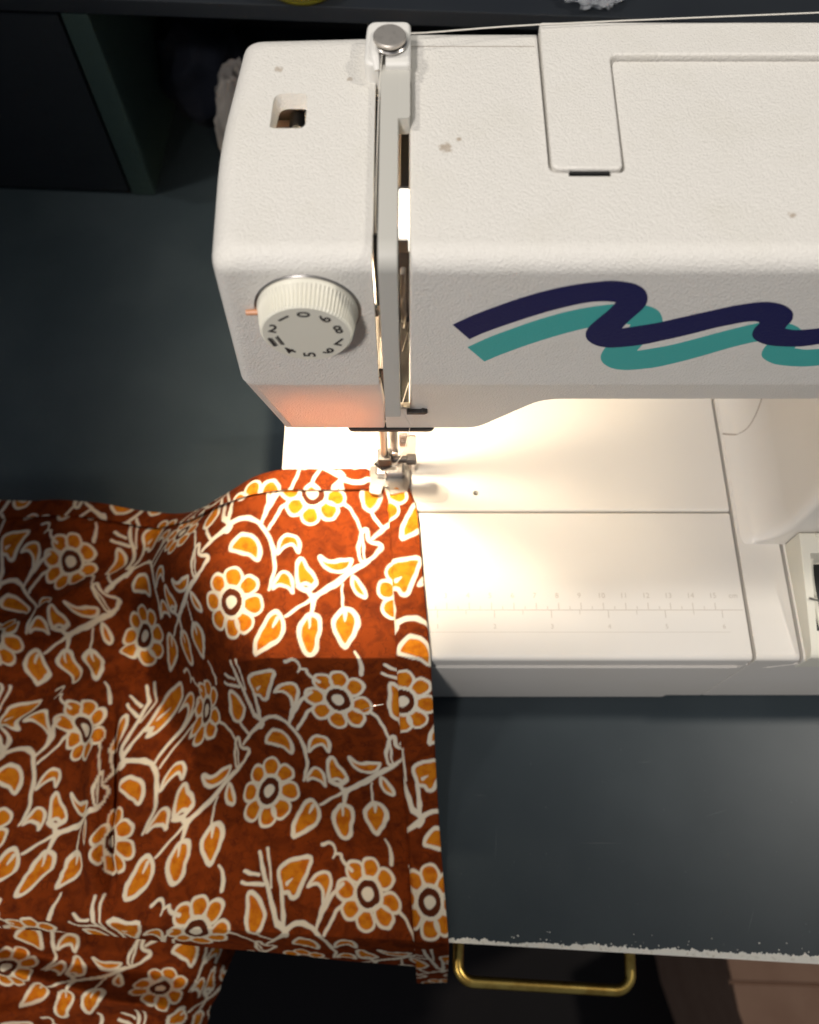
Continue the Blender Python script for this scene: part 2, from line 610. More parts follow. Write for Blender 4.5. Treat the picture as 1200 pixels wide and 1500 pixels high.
# parting line of the column cover
sx = lambda z: 15.35 + 1.35 * math.sin(math.acos(max(-1, min(1, (10.3 - z) / 2.42)))) if z < 10.3 else 16.72
pl = [(15.28, 20.1, 7.85), (15.62, 20.0, 7.95), (15.95, 19.95, 8.1), (16.3, 20.1, 8.55), (16.56, 20.6, 9.2), (16.7, 21.4, 10.1), (16.71, 22.6, 11.5), (16.71, 24, 13.0)]
gro = mat('parting_line', (0.28, 0.23, 0.19), 0.7)
part('parting_line', tube(smooth_path(pl, 5), 0.035, 6), gro, col)

# console block with the stitch window
cs = [(8.9, 6.55), (8.9, 8.25), (9.15, 8.45), (13.9, 9.35), (14.3, 9.35), (14.3, 6.55)]
bm = prism(rounded(cs, [0.05, 0.2, 0.2, 0.25, 0.1, 0], 3), 'yz', 17.3, 34, 0.10, 3, ang=50)
bm = cut(bm, [prism([(17.62, 10.0), (26, 10.0), (26, 13.35), (17.68, 13.35)], 'xy', 7.9, 10)])
con = part('stitch_console', bm, M['cream'])
bm = box(17.7, 25.9, 10.05, 13.3, 7.7, 7.93)
part('window_recess', bm, M['black'], con)
bm = tube([(18.25 - 0.35 * math.sin(R(a)), 11.7 + 1.9 * math.cos(R(a)), 8.35) for a in range(0, 181, 12)], 0.14, 8)
part('stitch_wheel', bm, M['cream'], con)
bm = tube([(17.38, 11.35, 8.98), (17.9, 11.25, 8.9)], 0.045, 8)
part('pointer', bm, M['chrome'], con)
bm = box(18.0, 22, 14.05, 14.22, 9.33, 9.5, 0.05)
part('console_lip', bm, M['cream'], con)

# ruler relief on the extension table
own = bmesh.new()
zt = 7.801
for c in range(2, 16):
    x = 0.67 + (c - 2) * 1.001
    t = text_bm(str(c), 0.34, 0.004)
    bmesh.ops.translate(t, verts=t.verts, vec=(x - 0.05, 11.85, zt))
    own = merge(own, t)
    own = box(x - 0.016, x + 0.016, 11.22, 11.52, zt - .01, zt + .006, bm=own)
    if c < 15:
        own = box(x + 0.5 - 0.014, x + 0.5 + 0.014, 11.22, 11.36, zt - .01, zt + .006, bm=own)
t = text_bm('cm', 0.34, 0.004)
bmesh.ops.translate(t, verts=t.verts, vec=(14.55, 11.85, zt))
own = merge(own, t)
for k, c in enumerate(('1', '2', '3', '4', '5', '6')):
    x = 1.25 + k * 2.54
    t = text_bm(c, 0.30, 0.004)
    bmesh.ops.translate(t, verts=t.verts, vec=(x, 10.42, zt))
    own = merge(own, t)
    own = box(x - 0.016, x + 0.016, 10.82, 11.16, zt - .01, zt + .006, bm=own)
    if k < 5:
        own = box(x + 1.27 - 0.014, x + 1.27 + 0.014, 10.98, 11.16, zt - .01, zt + .006, bm=own)
own = box(-1.2, 14.9, 11.17, 11.20, zt - .01, zt + .006, bm=own)
own = box(-1.2, 14.2, 10.16, 10.175, zt - .01, zt + .004, bm=own)
part('ruler_scale', own, M['mark'], ext, smooth=None)

# needle plate and slide seam on the free arm
bm = prism(rounded([(-3.6, 16.45), (1.85, 16.45), (1.85, 17.35), (1.0, 17.35), (0.9, 17.22), (-3.6, 17.2)], [0.1, 0.45, 0.45, 0.1, 0.1, 0.1], 5), 'xy', 7.78, 7.83)
part('needle_plate', bm, mat('plate_steel', (0.62, 0.60, 0.56), 0.4, 0.6))
part('slide_seam', box(-4.17, -4.13, 18.0, 22.5, 7.79, 7.806), gro)

# ---- arm
TOPZ = 27.2
def arm_profile(y0, y1, z0, z1, rf, rb):
    pts = [(y0, z0)] + [(y0 + rf - rf * math.cos(R(a)), z1 - rf + rf * math.sin(R(a))) for a in range(0, 91, 10)] \
        + [(y1 - rb + rb * math.sin(R(a)), z1 - rb + rb * math.cos(R(a))) for a in range(0, 91, 15)] + [(y1, z0)]
    return pts

HN = [(3.78, 22.98), (3.80, 17.47), (5.70, 17.47), (5.72, 21.68), (33, 21.70), (33, 22.98)]
def grow(p, d):
    return [(p[0][0] - d, p[0][1] + 2), (p[1][0] - d, p[1][1] - d), (p[2][0] + d, p[2][1] - d), (p[3][0] + d, p[3][1] - d), (p[4][0], p[4][1] - d), (p[5][0], p[5][1] + 2)]
bm = prism(arm_profile(14.5, 23.02, 21.2, TOPZ, 0.62, 0.45), 'yz', 0.0, 34, 0.09, 3, ang=50)
bm = cut(bm, [prism(rounded(grow(HN, 0.075), [0, 0.28, 0.22, 0.2, 0, 0], 5), 'xy', TOPZ - 0.55, TOPZ + 1), box(4.25, 5.38, 17.28, 17.6, TOPZ - 0.56, TOPZ + 1)])
arm = part('arm_housing', bm, M['shell'], base=(0, 0, 0), smooth=40)
own = prism(rounded(HN, [0.1, 0.26, 0.2, 0.25, 0, 0.1], 5), 'xy', TOPZ - 0.5, TOPZ + 0.10, 0.09, 3, ang=50)
for v_ in own.verts:            # the handle rises towards its hinge at the back
    if v_.co.z > TOPZ - 0.1:
        v_.co.z += max(0, v_.co.y - 17.4) * 0.022
han = part('carry_handle', own, M['shell'], base=(0, 0, 0), smooth=40)
bm = box(4.28, 5.35, 17.37, 17.462, TOPZ - 0.5, TOPZ + 0.0)  # black block stands in for the shade in the handle gap
part('handle_gap_dark', bm, M['black'], han)
bm = box(0.06, 3.62, 22.22, 22.245, TOPZ - 0.02, TOPZ + 0.003)
part('rear_seam', bm, gro, arm)

# ---- lower housing of the arm, front leaning back and open below the needle
def lean(bm):
    for v_ in bm.verts:
        if v_.co.y < 15.5:
            v_.co.y += 0.24 * (21.2 - v_.co.z)
    return bm
lo = [(0.54, 16.1), (2.50, 16.1), (4.48, 19.60), (33.9, 19.60), (33.9, 21.2), (0.54, 21.2)]
bm = prism(rounded(lo, [0, 0.5, 0.7, 0, 0, 0], 6), 'xz', 14.75, 22.2)
bm = lean(bm)
fp = [(-0.88, 16.05), (2.55, 16.05), (4.52, 19.55), (34, 19.55), (34, 21.22), (0.0, 21.22), (0.0, 18.45), (-0.88, 18.45)]
b2 = prism(rounded(fp, [0, 0.5, 0.7, 0, 0, 0, 0, 0], 6), 'xz', 14.62, 14.90, 0.04, 2, ang=55)
b2 = lean(b2)
bm = merge(bm, b2)
part('lower_housing', bm, M['shell'], smooth=40)

# ---- face cover (left end of the arm): hollow, open to the needle slot
top = [(-5.14, 14.5), (-5.27, 18.7), (-4.86, 22.85), (-0.96, 23.0), (-0.96, 14.5)]
own = bmesh.new()
def ring(z, ins):
    cxm, cym = -3.0, 18.5
    out = []
    for x, y in rounded(top, [0.55, 1.2, 0.4, 0.02, 0.02], 5):
        sx_ = (x + 0.96) / 4.2          # 0 at the slot edge
        xx = x - ins * sx_ + 0
        xx = x + ins * max(0, min(1, -sx_ * 1.2))
        t = (y - 14.5) / 8.1
        yy = y + ins * max(0, 1 - t * 3) - ins * max(0, (t - 0.66) * 3)
        k = max(0, min(1, (-x - 2) / 3))
        out.append((xx - 0.04 * (TOPZ - z) * k, yy, z))
    return out
zs = [(21.2, 0.06), (21.28, 0.0), (26.5, 0.0)] + [(TOPZ - 0.62 + 0.62 * math.sin(R(a)), 0.62 * (1 - math.cos(R(a)))) for a in range(10, 91, 10)]
rings = [[own.verts.new(p) for p in ring(z, i_)] for z, i_ in zs]
for a, b2 in zip(rings, rings[1:]):
    n = len(a)
    for k in range(n):
        own.faces.new((a[k], a[(k + 1) % n], b2[(k + 1) % n], b2[k]))
own.faces.new(rings[0][::-1])
own.faces.new(rings[-1])
# window tapering inwards, and the hollow behind the walls
win = bmesh.new()
o1 = rounded([(-3.86, 19.02), (-2.86, 19.02), (-2.86, 20.36), (-3.80, 20.36)], [0.12, 0.22, 0.16, 0.3], 4)
o0 = rounded([(-3.72, 19.08), (-2.93, 19.08), (-2.93, 20.12), (-3.60, 20.12)], [0.1, 0.2, 0.14, 0.24], 4)
a = [win.verts.new((x, y, TOPZ + 0.03)) for x, y in o1]
b_ = [win.verts.new((x, y, TOPZ - 0.75)) for x, y in o0]
n = len(a)
for k in range(n):
    win.faces.new((a[k], a[(k + 1) % n], b_[(k + 1) % n], b_[k]))
win.faces.new(a)
win.faces.new(b_[::-1])
hol = prism([(-4.85, 14.85), (-4.95, 18.7), (-4.5, 22.1), (-0.5, 22.1), (-0.5, 14.85)], 'xy', 20, TOPZ - 0.42)
dialhole = lathe([(1.30, -1), (1.30, 1.5)], (-2.80, 14.8, 25.10), 'y-', n=40)
own = cut(own, [hol, win, dialhole])
face = part('face_cover', own, M['face'], base=(0, 0, 0), smooth=40)
# rim of the slot edge
# lower part of the face cover
lp = [(-5.18, 21.22), (-4.62, 16.3), (-4.45, 16.05), (-0.94, 16.05), (-0.86, 19.0), (-0.92, 21.22)]
bm = prism(lp, 'xz', 14.62, 14.87, 0.04, 1)
bm = lean(bm)
side = bmesh.new()
q = [(-5.2, 14.62 + 0.0, 21.2), (-4.64, 15.80, 16.2), (-4.64, 21.6, 16.2), (-5.0, 21.9, 21.2)]
A_ = [side.verts.new(p) for p in q]
B_ = [side.verts.new((p[0] + 0.22, p[1], p[2])) for p in q]
side.faces.new(A_)
side.faces.new(B_[::-1])
for k in range(4):
    side.faces.new((A_[k], A_[(k + 1) % 4], B_[(k + 1) % 4], B_[k]))
bm = merge(bm, side)
bm = box(-4.7, 0.5, 21.5, 21.8, 16.2, 24, bm=bm)
part('lower_face', bm, M['glow'], face, smooth=40)
# slot back wall and inner casting
bm = box(-4.6, 0.0, 20.9, 21.2, 19.5, 26.6)
part('inner_frame', bm, M['inner_dark'])
bm = tube([(-3.3, 20.85, 25.95), (-3.3, 20.25, 25.95)], 0.24, 20)
bm = box(-3.02, -2.85, 20.2, 20.88, 24.5, 26.6, bm=bm)
part('pressure_knob', bm, M['black'])
bm = box(-4.5, -3.1, 20.5, 20.85, 25.1, 25.85, 0.03)
part('inner_bracket', bm, M['inner'])

# bottom edge plate below the needle opening
bm = prism(rounded([(-2.35, 15.78), (0.95, 15.78), (0.95, 16.6), (-2.35, 16.6)], [0.25, 0.25, 0, 0], 4), 'xy', 15.86, 16.02, 0.02, 1)
part('bottom_plate', bm, M['dark_steel'])

# ---- lamp inside the head, lit
bm = lathe([(0.0, -0.62), (0.3, -0.55), (0.48, -0.25), (0.5, 0.1), (0.36, 0.55), (0.25, 0.9), (0.25, 1.4)], (-3.05, 18.2, 19.35), n=20)
part('lamp_bulb', bm, M['bulb'])
bm = lathe([(0.34, 0.95), (0.34, 2.1), (0.0, 2.1)], (-3.05, 18.2, 19.35), n=20)
part('lamp_socket', bm, M['black'])

ll = bpy.data.lights.new('machine_lamp', 'POINT')
ll.energy = 1.6
ll.color = (1.0, 0.83, 0.60)
ll.shadow_soft_size = 0.55 * S
lo_ = bpy.data.objects.new('machine_lamp', ll)
C.objects.link(lo_)
lo_.location = Vector((-3.05, 18.2, 18.25)) * S

bm = lathe([(0.30, 2.15), (0.75, 2.0), (1.15, 1.3), (1.30, 0.3), (1.32, -0.15), (1.26, -0.15), (1.22, 0.3), (1.08, 1.25), (0.72, 1.9), (0.30, 2.05)], (-3.05, 18.2, 19.35), n=32)
part('lamp_light_shield', bm, M['inner'])  # unseen shield added to keep lamp light out of the slot

bm = lean(prism([(-1.15, 16.1), (-0.7, 16.1), (-0.7, 21.6), (-1.15, 21.6)], 'xz', 14.93, 14.99))
part('seam_light_stop', bm, M['black'])  # black strip added to stop lamp light leaking through the seam

# ---- slot contents
bm = box(-0.24, -0.02, 17.4, 20.2, 26.2, 26.5)
part('lever_plate', bm, M['dark_steel'])
LB = mat('glowing_white', (0.95, 0.93, 0.88), 0.35, emit=((1.0, 0.93, 0.82), 3.0))  # strong light on the white block put in as its own glow
bm = box(-0.28, -0.01, 15.75, 17.3, 26.0, 26.75, 0.03)
part('glow_block', bm, LB)
bm = box(-0.30, -0.02, 15.66, 15.74, 26.1, 26.6)
bm = box(-0.30, -0.02, 17.32, 17.5, 26.25, 26.62, bm=bm)
part('block_clip', bm, M['steel'])
bm = tube([(-0.9, 15.6, 26.9), (-0.9, 15.25, 26.2), (-0.88, 15.2, 25.2), (-0.89, 15.2, 24.5)], 0.08, 10)
part('slot_rod', bm, M['black'])
bm = box(-0.92, -0.66, 15.35, 15.7, 22.6, 24.6, 0.03)
part('take_up_lever', bm, M['inner'])
bm = box(-0.25, -0.10, 14.95, 15.2, 23.9, 26.1, 0.04)
part('thread_guide_plate', bm, M['steel'])
bm = tube(smooth_path([(-0.16, 14.95, 26.0), (-0.12, 14.92, 25.4), (-0.18, 14.93, 24.9), (-0.1, 14.92, 24.3), (-0.16, 14.93, 23.7)], 6), 0.03, 8)
part('guide_wire', bm, M['chrome'])
bm = box(-0.9, -0.02, 15.95, 16.15, 16.6, 22.6)
part('slot_wall', bm, M['black'])  # carried down low to block lamp light at the slot bottom
bm = box(-0.86, 0.0, 16.2, 16.6, 18.6, 26.0)
part('slot_wall', bm, M['dark_steel'])

part('slot_dark_plate', box(-1.3, -0.84, 15.75, 20.85, 26.25, 26.5), M['black'])  # added black plate that makes the slit look dark from above

# ---- grey bar that rides in the slot and bends down the front
def barpts(off):
    y0 = 14.20 + off
    z1 = TOPZ + 0.42 - off
    r = 0.62 - off
    return [(21.0, z1)] + [(y0 + r - r * math.sin(R(a)), z1 - r + r * math.cos(R(a))) for a in range(0, 91, 10)] + [(y0 - 0.02, 24.0), (y0 + 0.0, 19.75)]
prof = barpts(0) + barpts(0.42)[::-1]
bm = prism(prof, 'yz', -0.80, -0.30, 0.035, 2, ang=40)
bm = prism(rounded([(-0.5, 18.95), (0.02, 18.95), (0.02, 21.0), (-0.5, 21.0)], [0, 0.12, 0.05, 0], 4), 'xy', TOPZ - 0.15, TOPZ + 0.415, 0.03, 2, bm=bm)
part('slot_bar', bm, M['grey'], smooth=40)

# ---- thread guide lug with its disc
bm = prism(rounded([(-1.28, 20.75), (0.04, 20.75), (0.04, 22.5), (-1.2, 22.5)], [0.3, 0.15, 0.22, 0.3], 5), 'xy', TOPZ - 0.5, TOPZ + 0.62, 0.12, 3, ang=50)
bm = cut(bm, [box(-0.86, -0.66, 20.2, 22.2, TOPZ + 0.05, TOPZ + 1)])
lug = part('thread_guide', bm, M['lug'], smooth=40)
bm = lathe([(0.0, 0.0), (0.22, 0.0), (0.22, 0.18), (0.43, 0.20), (0.46, 0.25), (0.46, 0.31), (0.43, 0.35), (0.0, 0.36)], (-0.55, 21.45, TOPZ + 0.62), n=40)
part('guide_disc', bm, M['disc'], lug)
bm = lathe([(0.44, 0.0), (0.46, 0.03), (0.46, 0.06), (0.42, 0.09)], (-0.53, 21.43, TOPZ + 0.68), n=40)
part('lower_disc', bm, M['steel'], lug)
bm = tube([(-1.0, 21.9, TOPZ + 0.62), (-0.98, 21.4, TOPZ + 0.66), (-0.96, 20.95, TOPZ + 0.62), (-0.9, 20.7, TOPZ + 0.45)], [0.1, 0.16, 0.14, 0.08], 10)
part('guide_lip', bm, M['lug'], lug)

# ---- tension dial
DC = (-2.80, 14.5, 25.15)
NR = 72 * 4
def ridge(i, k):
    if i in (3, 4):
        return 1.0 if (k % 4) in (0, 1) else 0.965
    return 1.0
dial_base = lathe([(1.40, -0.25), (1.40, 0.06), (1.36, 0.16), (1.33, 0.40), (1.25, 0.78), (1.18, 0.84), (0.0, 0.85)], DC, 'y-', n=NR, rfun=ridge)
dial = part('tension_dial', dial_base, M['cream'], base=DC, smooth=30)
bm = lathe([(1.30, -0.6), (1.47, -0.02), (1.47, 0.02), (1.44, 0.05), (1.40, 0.05), (1.40, -0.3)], DC, 'y-', n=64)
part('dial_ring', bm, M['steel'])
own = bmesh.new()
for k, s in enumerate(('0', '1', '2', None, '4', '5', '6', '7', '8', '9')):
    th = R(90 + 36 * k)          # counter-clockwise from the top as seen from the front
    rad = 0.92
    if s is None:
        t = bmesh.new()
        for j in range(6):
            t = box(-0.19 + j * 0.065, -0.15 + j * 0.065, 0.02, 0.17, -.004, .004, bm=t)
            t = box(-0.19 + j * 0.065, -0.15 + j * 0.065, -0.17, -0.06, -.004, .004, bm=t)
        t = box(-0.21, 0.21, 0.09, 0.13, -.0045, .0045, bm=t)
        t = box(-0.21, 0.21, -0.17, -0.13, -.0045, .0045, bm=t)
        bmesh.ops.rotate(t, verts=t.verts, cent=(0, 0, 0), matrix=Matrix.Rotation(R(90), 3, 'Z'))
    else:
        t = text_bm(s, 0.48, 0.004, 0.008)
    # digit "up" runs clockwise along the rim
    up = th - R(90)
    rot = up - R(90)
    bmesh.ops.rotate(t, verts=t.verts, cent=(0, 0, 0), matrix=Matrix.Rotation(rot, 3, 'Z'))
    for v_ in t.verts:
        x, y, z = v_.co
        v_.co = (DC[0] + rad * math.cos(th) + x, DC[1] - 0.853 - z, DC[2] + rad * math.sin(th) + y)
    own = merge(own, t)
part('dial_numbers', own, M['ink'], dial, base=DC, smooth=None)
bm = tube([(-4.15, 14.42, 25.15), (-4.5, 14.40, 25.15)], [0.09, 0.08], 12)
part('dial_pointer', bm, mat('warm_lit_tab', (0.62, 0.30, 0.16), 0.35))  # warm light falling on the tab is put into its colour

# ---- wave print on the arm
NAVY = [(1.22, 24.46), (1.76, 24.89), (2.34, 25.27), (3.0, 25.66), (3.64, 25.97), (4.29, 26.2), (4.94, 26.34), (5.37, 26.38), (5.85, 26.29), (6.18, 26.1), (6.38, 25.82), (6.46, 25.52), (6.43, 25.22), (6.28, 24.87), (6.13, 24.54), (6.05, 24.28), (6.44, 24.39), (6.98, 24.55), (7.63, 24.81), (8.25, 25.07), (8.88, 25.32), (9.3, 25.44), (9.75, 25.49), (10.16, 25.39), (10.47, 25.19), (10.66, 24.95), (10.74, 24.67), (10.71, 24.44), (10.7, 24.28), (11.02, 24.21), (11.35, 24.23), (11.67, 24.3), (12.15, 24.51), (12.54, 23.68), (12.01, 23.52), (11.56, 23.4), (11.06, 23.39), (10.53, 23.47), (10.18, 23.64), (9.95, 23.85), (9.85, 24.07), (9.83, 24.31), (9.87, 24.47), (9.87, 24.57), (9.7, 24.62), (9.38, 24.57), (8.74, 24.33), (8.11, 24.02), (7.45, 23.73), (6.77, 23.47), (6.14, 23.35), (5.79, 23.35), (5.47, 23.46), (5.19, 23.71), (5.07, 24.02), (5.1, 24.35), (5.26, 24.71), (5.47, 25.09), (5.58, 25.36), (5.61, 25.48), (5.33, 25.52), (4.88, 25.48), (4.22, 25.25), (3.56, 24.93), (2.89, 24.55), (2.2, 24.12), (1.74, 23.76)]
TEAL = [(1.71, 23.35), (2.27, 23.82), (2.87, 24.23), (3.54, 24.65), (4.2, 24.99), (4.87, 25.24), (5.54, 25.39), (5.99, 25.44), (6.49, 25.33), (6.84, 25.13), (7.05, 24.82), (7.14, 24.51), (7.12, 24.18), (6.97, 23.8), (6.83, 23.44), (6.75, 23.16), (7.16, 23.28), (7.7, 23.47), (8.32, 23.78), (8.9, 24.09), (9.5, 24.39), (9.9, 24.55), (10.36, 24.6), (10.79, 24.49), (11.12, 24.28), (11.32, 24.02), (11.41, 23.71), (11.39, 23.47), (11.38, 23.3), (11.71, 23.23), (12.05, 23.25), (12.38, 23.32), (12.88, 23.54), (13.3, 22.65), (12.76, 22.48), (12.29, 22.35), (11.78, 22.34), (11.22, 22.43), (10.86, 22.61), (10.61, 22.83), (10.5, 23.07), (10.48, 23.33), (10.51, 23.51), (10.51, 23.61), (10.33, 23.66), (10.02, 23.6), (9.42, 23.3), (8.82, 22.93), (8.19, 22.58), (7.52, 22.28), (6.88, 22.15), (6.51, 22.15), (6.17, 22.26), (5.87, 22.54), (5.74, 22.87), (5.76, 23.23), (5.92, 23.63), (6.13, 24.03), (6.24, 24.33), (6.26, 24.46), (5.97, 24.51), (5.5, 24.46), (4.82, 24.21), (4.14, 23.87), (3.45, 23.46), (2.75, 22.98), (2.27, 22.6)]
def dense(pts):
    # smooth everything but the real corners
    V = [Vector((p[0], p[1])) for p in pts]
    n = len(V)
    corner = []
    for i in range(n):
        a = (V[i] - V[i - 1]).normalized()
        b2 = (V[(i + 1) % n] - V[i]).normalized()
        corner.append(a.dot(b2) < 0.45)
    out = []
    for i in range(n):
        p1, p2 = V[i], V[(i + 1) % n]
        p0 = V[i - 1] if not corner[i] else p1 - (p2 - p1)
        p3 = V[(i + 2) % n] if not corner[(i + 1) % n] else p2 + (p2 - p1)
        for k in range(6):
            t = k / 6
            q = 0.5 * ((2 * p1) + (p2 - p0) * t + (2 * p0 - 5 * p1 + 4 * p2 - p3) * t * t + (3 * p1 - p0 - 3 * p2 + p3) * t ** 3)
            out.append((q.x, q.y))
    return out
part('wave_print', poly_plate(dense(TEAL), 14.4955, 14.51), M['teal'], arm, smooth=None)
part('wave_print', poly_plate(dense(NAVY), 14.491, 14.512), M['navy'], arm, smooth=None)

# ---- thread cutter and needle assembly
bm = prism([(-0.1, 18.30), (0.52, 18.30), (0.64, 18.38), (0.62, 18.46), (0.46, 18.56), (0.40, 18.46), (-0.1, 18.44)], 'xz', 15.12, 15.42, 0.02, 1)
part('thread_cutter', bm, M['dark_steel'])
NX, NY = -1.12, 17.5
bm = tube([(NX, NY, 21), (NX, NY, 10.6)], 0.18, 16)
part('needle_bar', bm, M['steel'])
bm = tube([(-0.72, NY + 0.75, 21), (-0.72, NY + 0.75, 9.4)], 0.2, 16)
part('presser_bar', bm, M['steel'])
bm = box(NX - 0.3, NX + 0.34, NY - 0.32, NY + 0.3, 9.95, 10.75, 0.08)
bm = tube([(NX - 0.45, NY - 0.2, 10.2), (NX - 0.1, NY - 0.36, 9.9), (NX + 0.3, NY - 0.3, 10.15)], 0.07, 8, bm=bm)
cl = part('needle_clamp', bm, M['dark_steel'])
bm = tube([(NX + 0.3, NY - 0.05, 10.3), (NX + 1.0, NY - 0.05, 10.3)], 0.17, 14)
part('clamp_screw', bm, M['dark_steel'], cl)
bm = lathe([(0.22, 0.0), (0.25, 0.03), (0.25, 0.40), (0.20, 0.45), (0.0, 0.45)], (NX + 0.98, NY - 0.05, 10.3), 'x', n=48, rfun=lambda i, k: 1.0 if k % 4 < 2 else 0.93)
part('screw_knob', bm, M['dark_steel'], cl)
bm = tube([(NX, NY, 10.0), (NX, NY, 8.6), (NX, NY, 7.7)], [0.05, 0.05, 0.015], 8)
part('needle', bm, M['chrome'])
# presser foot
bm = prism(rounded([(-1.88, 16.75), (-1.35, 16.62), (-1.24, 17.15), (-1.0, 17.15), (-0.9, 16.62), (-0.1, 16.85), (0.02, 17.2), (0.02, 18.2), (-1.88, 18.2)], [0.15, 0.15, 0.1, 0.1, 0.15, 0.12, 0.08, 0.05, 0.05], 4), 'xy', 8.02, 8.14, 0.03, 2)
for v_ in bm.verts:                # toes turn up
    if v_.co.y < 17.1:
        v_.co.z += (17.1 - v_.co.y) ** 1.5 * 0.45
ft = part('presser_foot', bm, M['chrome'], smooth=40)
bm = box(-1.6, -0.25, 17.55, 18.35, 8.1, 8.55, 0.12, 3)
bm = cut(bm, [prism(rounded([(-1.35, 17.7), (-0.55, 17.7), (-0.55, 17.95), (-1.35, 17.95)], 0.12, 4), 'xy', 8.2, 9.2)])
part('foot_clamp', bm, M['chrome'], ft)
bm = box(-0.95, -0.5, 18.0, 18.5, 8.4, 9.8, 0.06)
part('foot_shank', bm, M['steel'], ft)
bm = box(-0.48, -0.1, 18.3, 18.5, 9.9, 10.9, 0.06)
bm = cut(bm, [lathe([(0.1, -1), (0.1, 1)], (-0.3, 18.4, 10.45), 'y-', n=16)])
part('shank_bracket', bm, M['steel'], ft)
bm = lathe([(0.09, -0.05), (0.17, -0.05), (0.17, 0.06), (0.09, 0.06)], (-0.3, 18.3, 10.45), 'y-', n=20)
part('thread_eye', bm, M['chrome'], ft)
bm = prism(rounded([(-0.45, 11.6), (0.28, 11.6), (0.28, 9.2), (0.28, 8.0), (0.10, 8.0), (0.10, 9.3), (-0.45, 9.3)], [0.05, 0.15, 0, 0.08, 0.08, 0.1, 0.05], 4), 'xz', 17.92, 18.0, 0.012, 1)
part('finger_guard', bm, M['clear'])

# ================================================================== PRINTED FABRIC
# the block print: one repeat drawn in its own units, then repeated over the cloth
PX = 0.018                                   # cm per raster cell
LA = np.array([8.15, 0.30])
LBv = np.array([0.6, 10.35])
NU, NV = int(8.05 / PX), int(10.2 / PX)
MZ = np.array([[650., 90.], [-60., 750.]])   # the same two repeats in drawing units
MZI = np.linalg.inv(MZ)


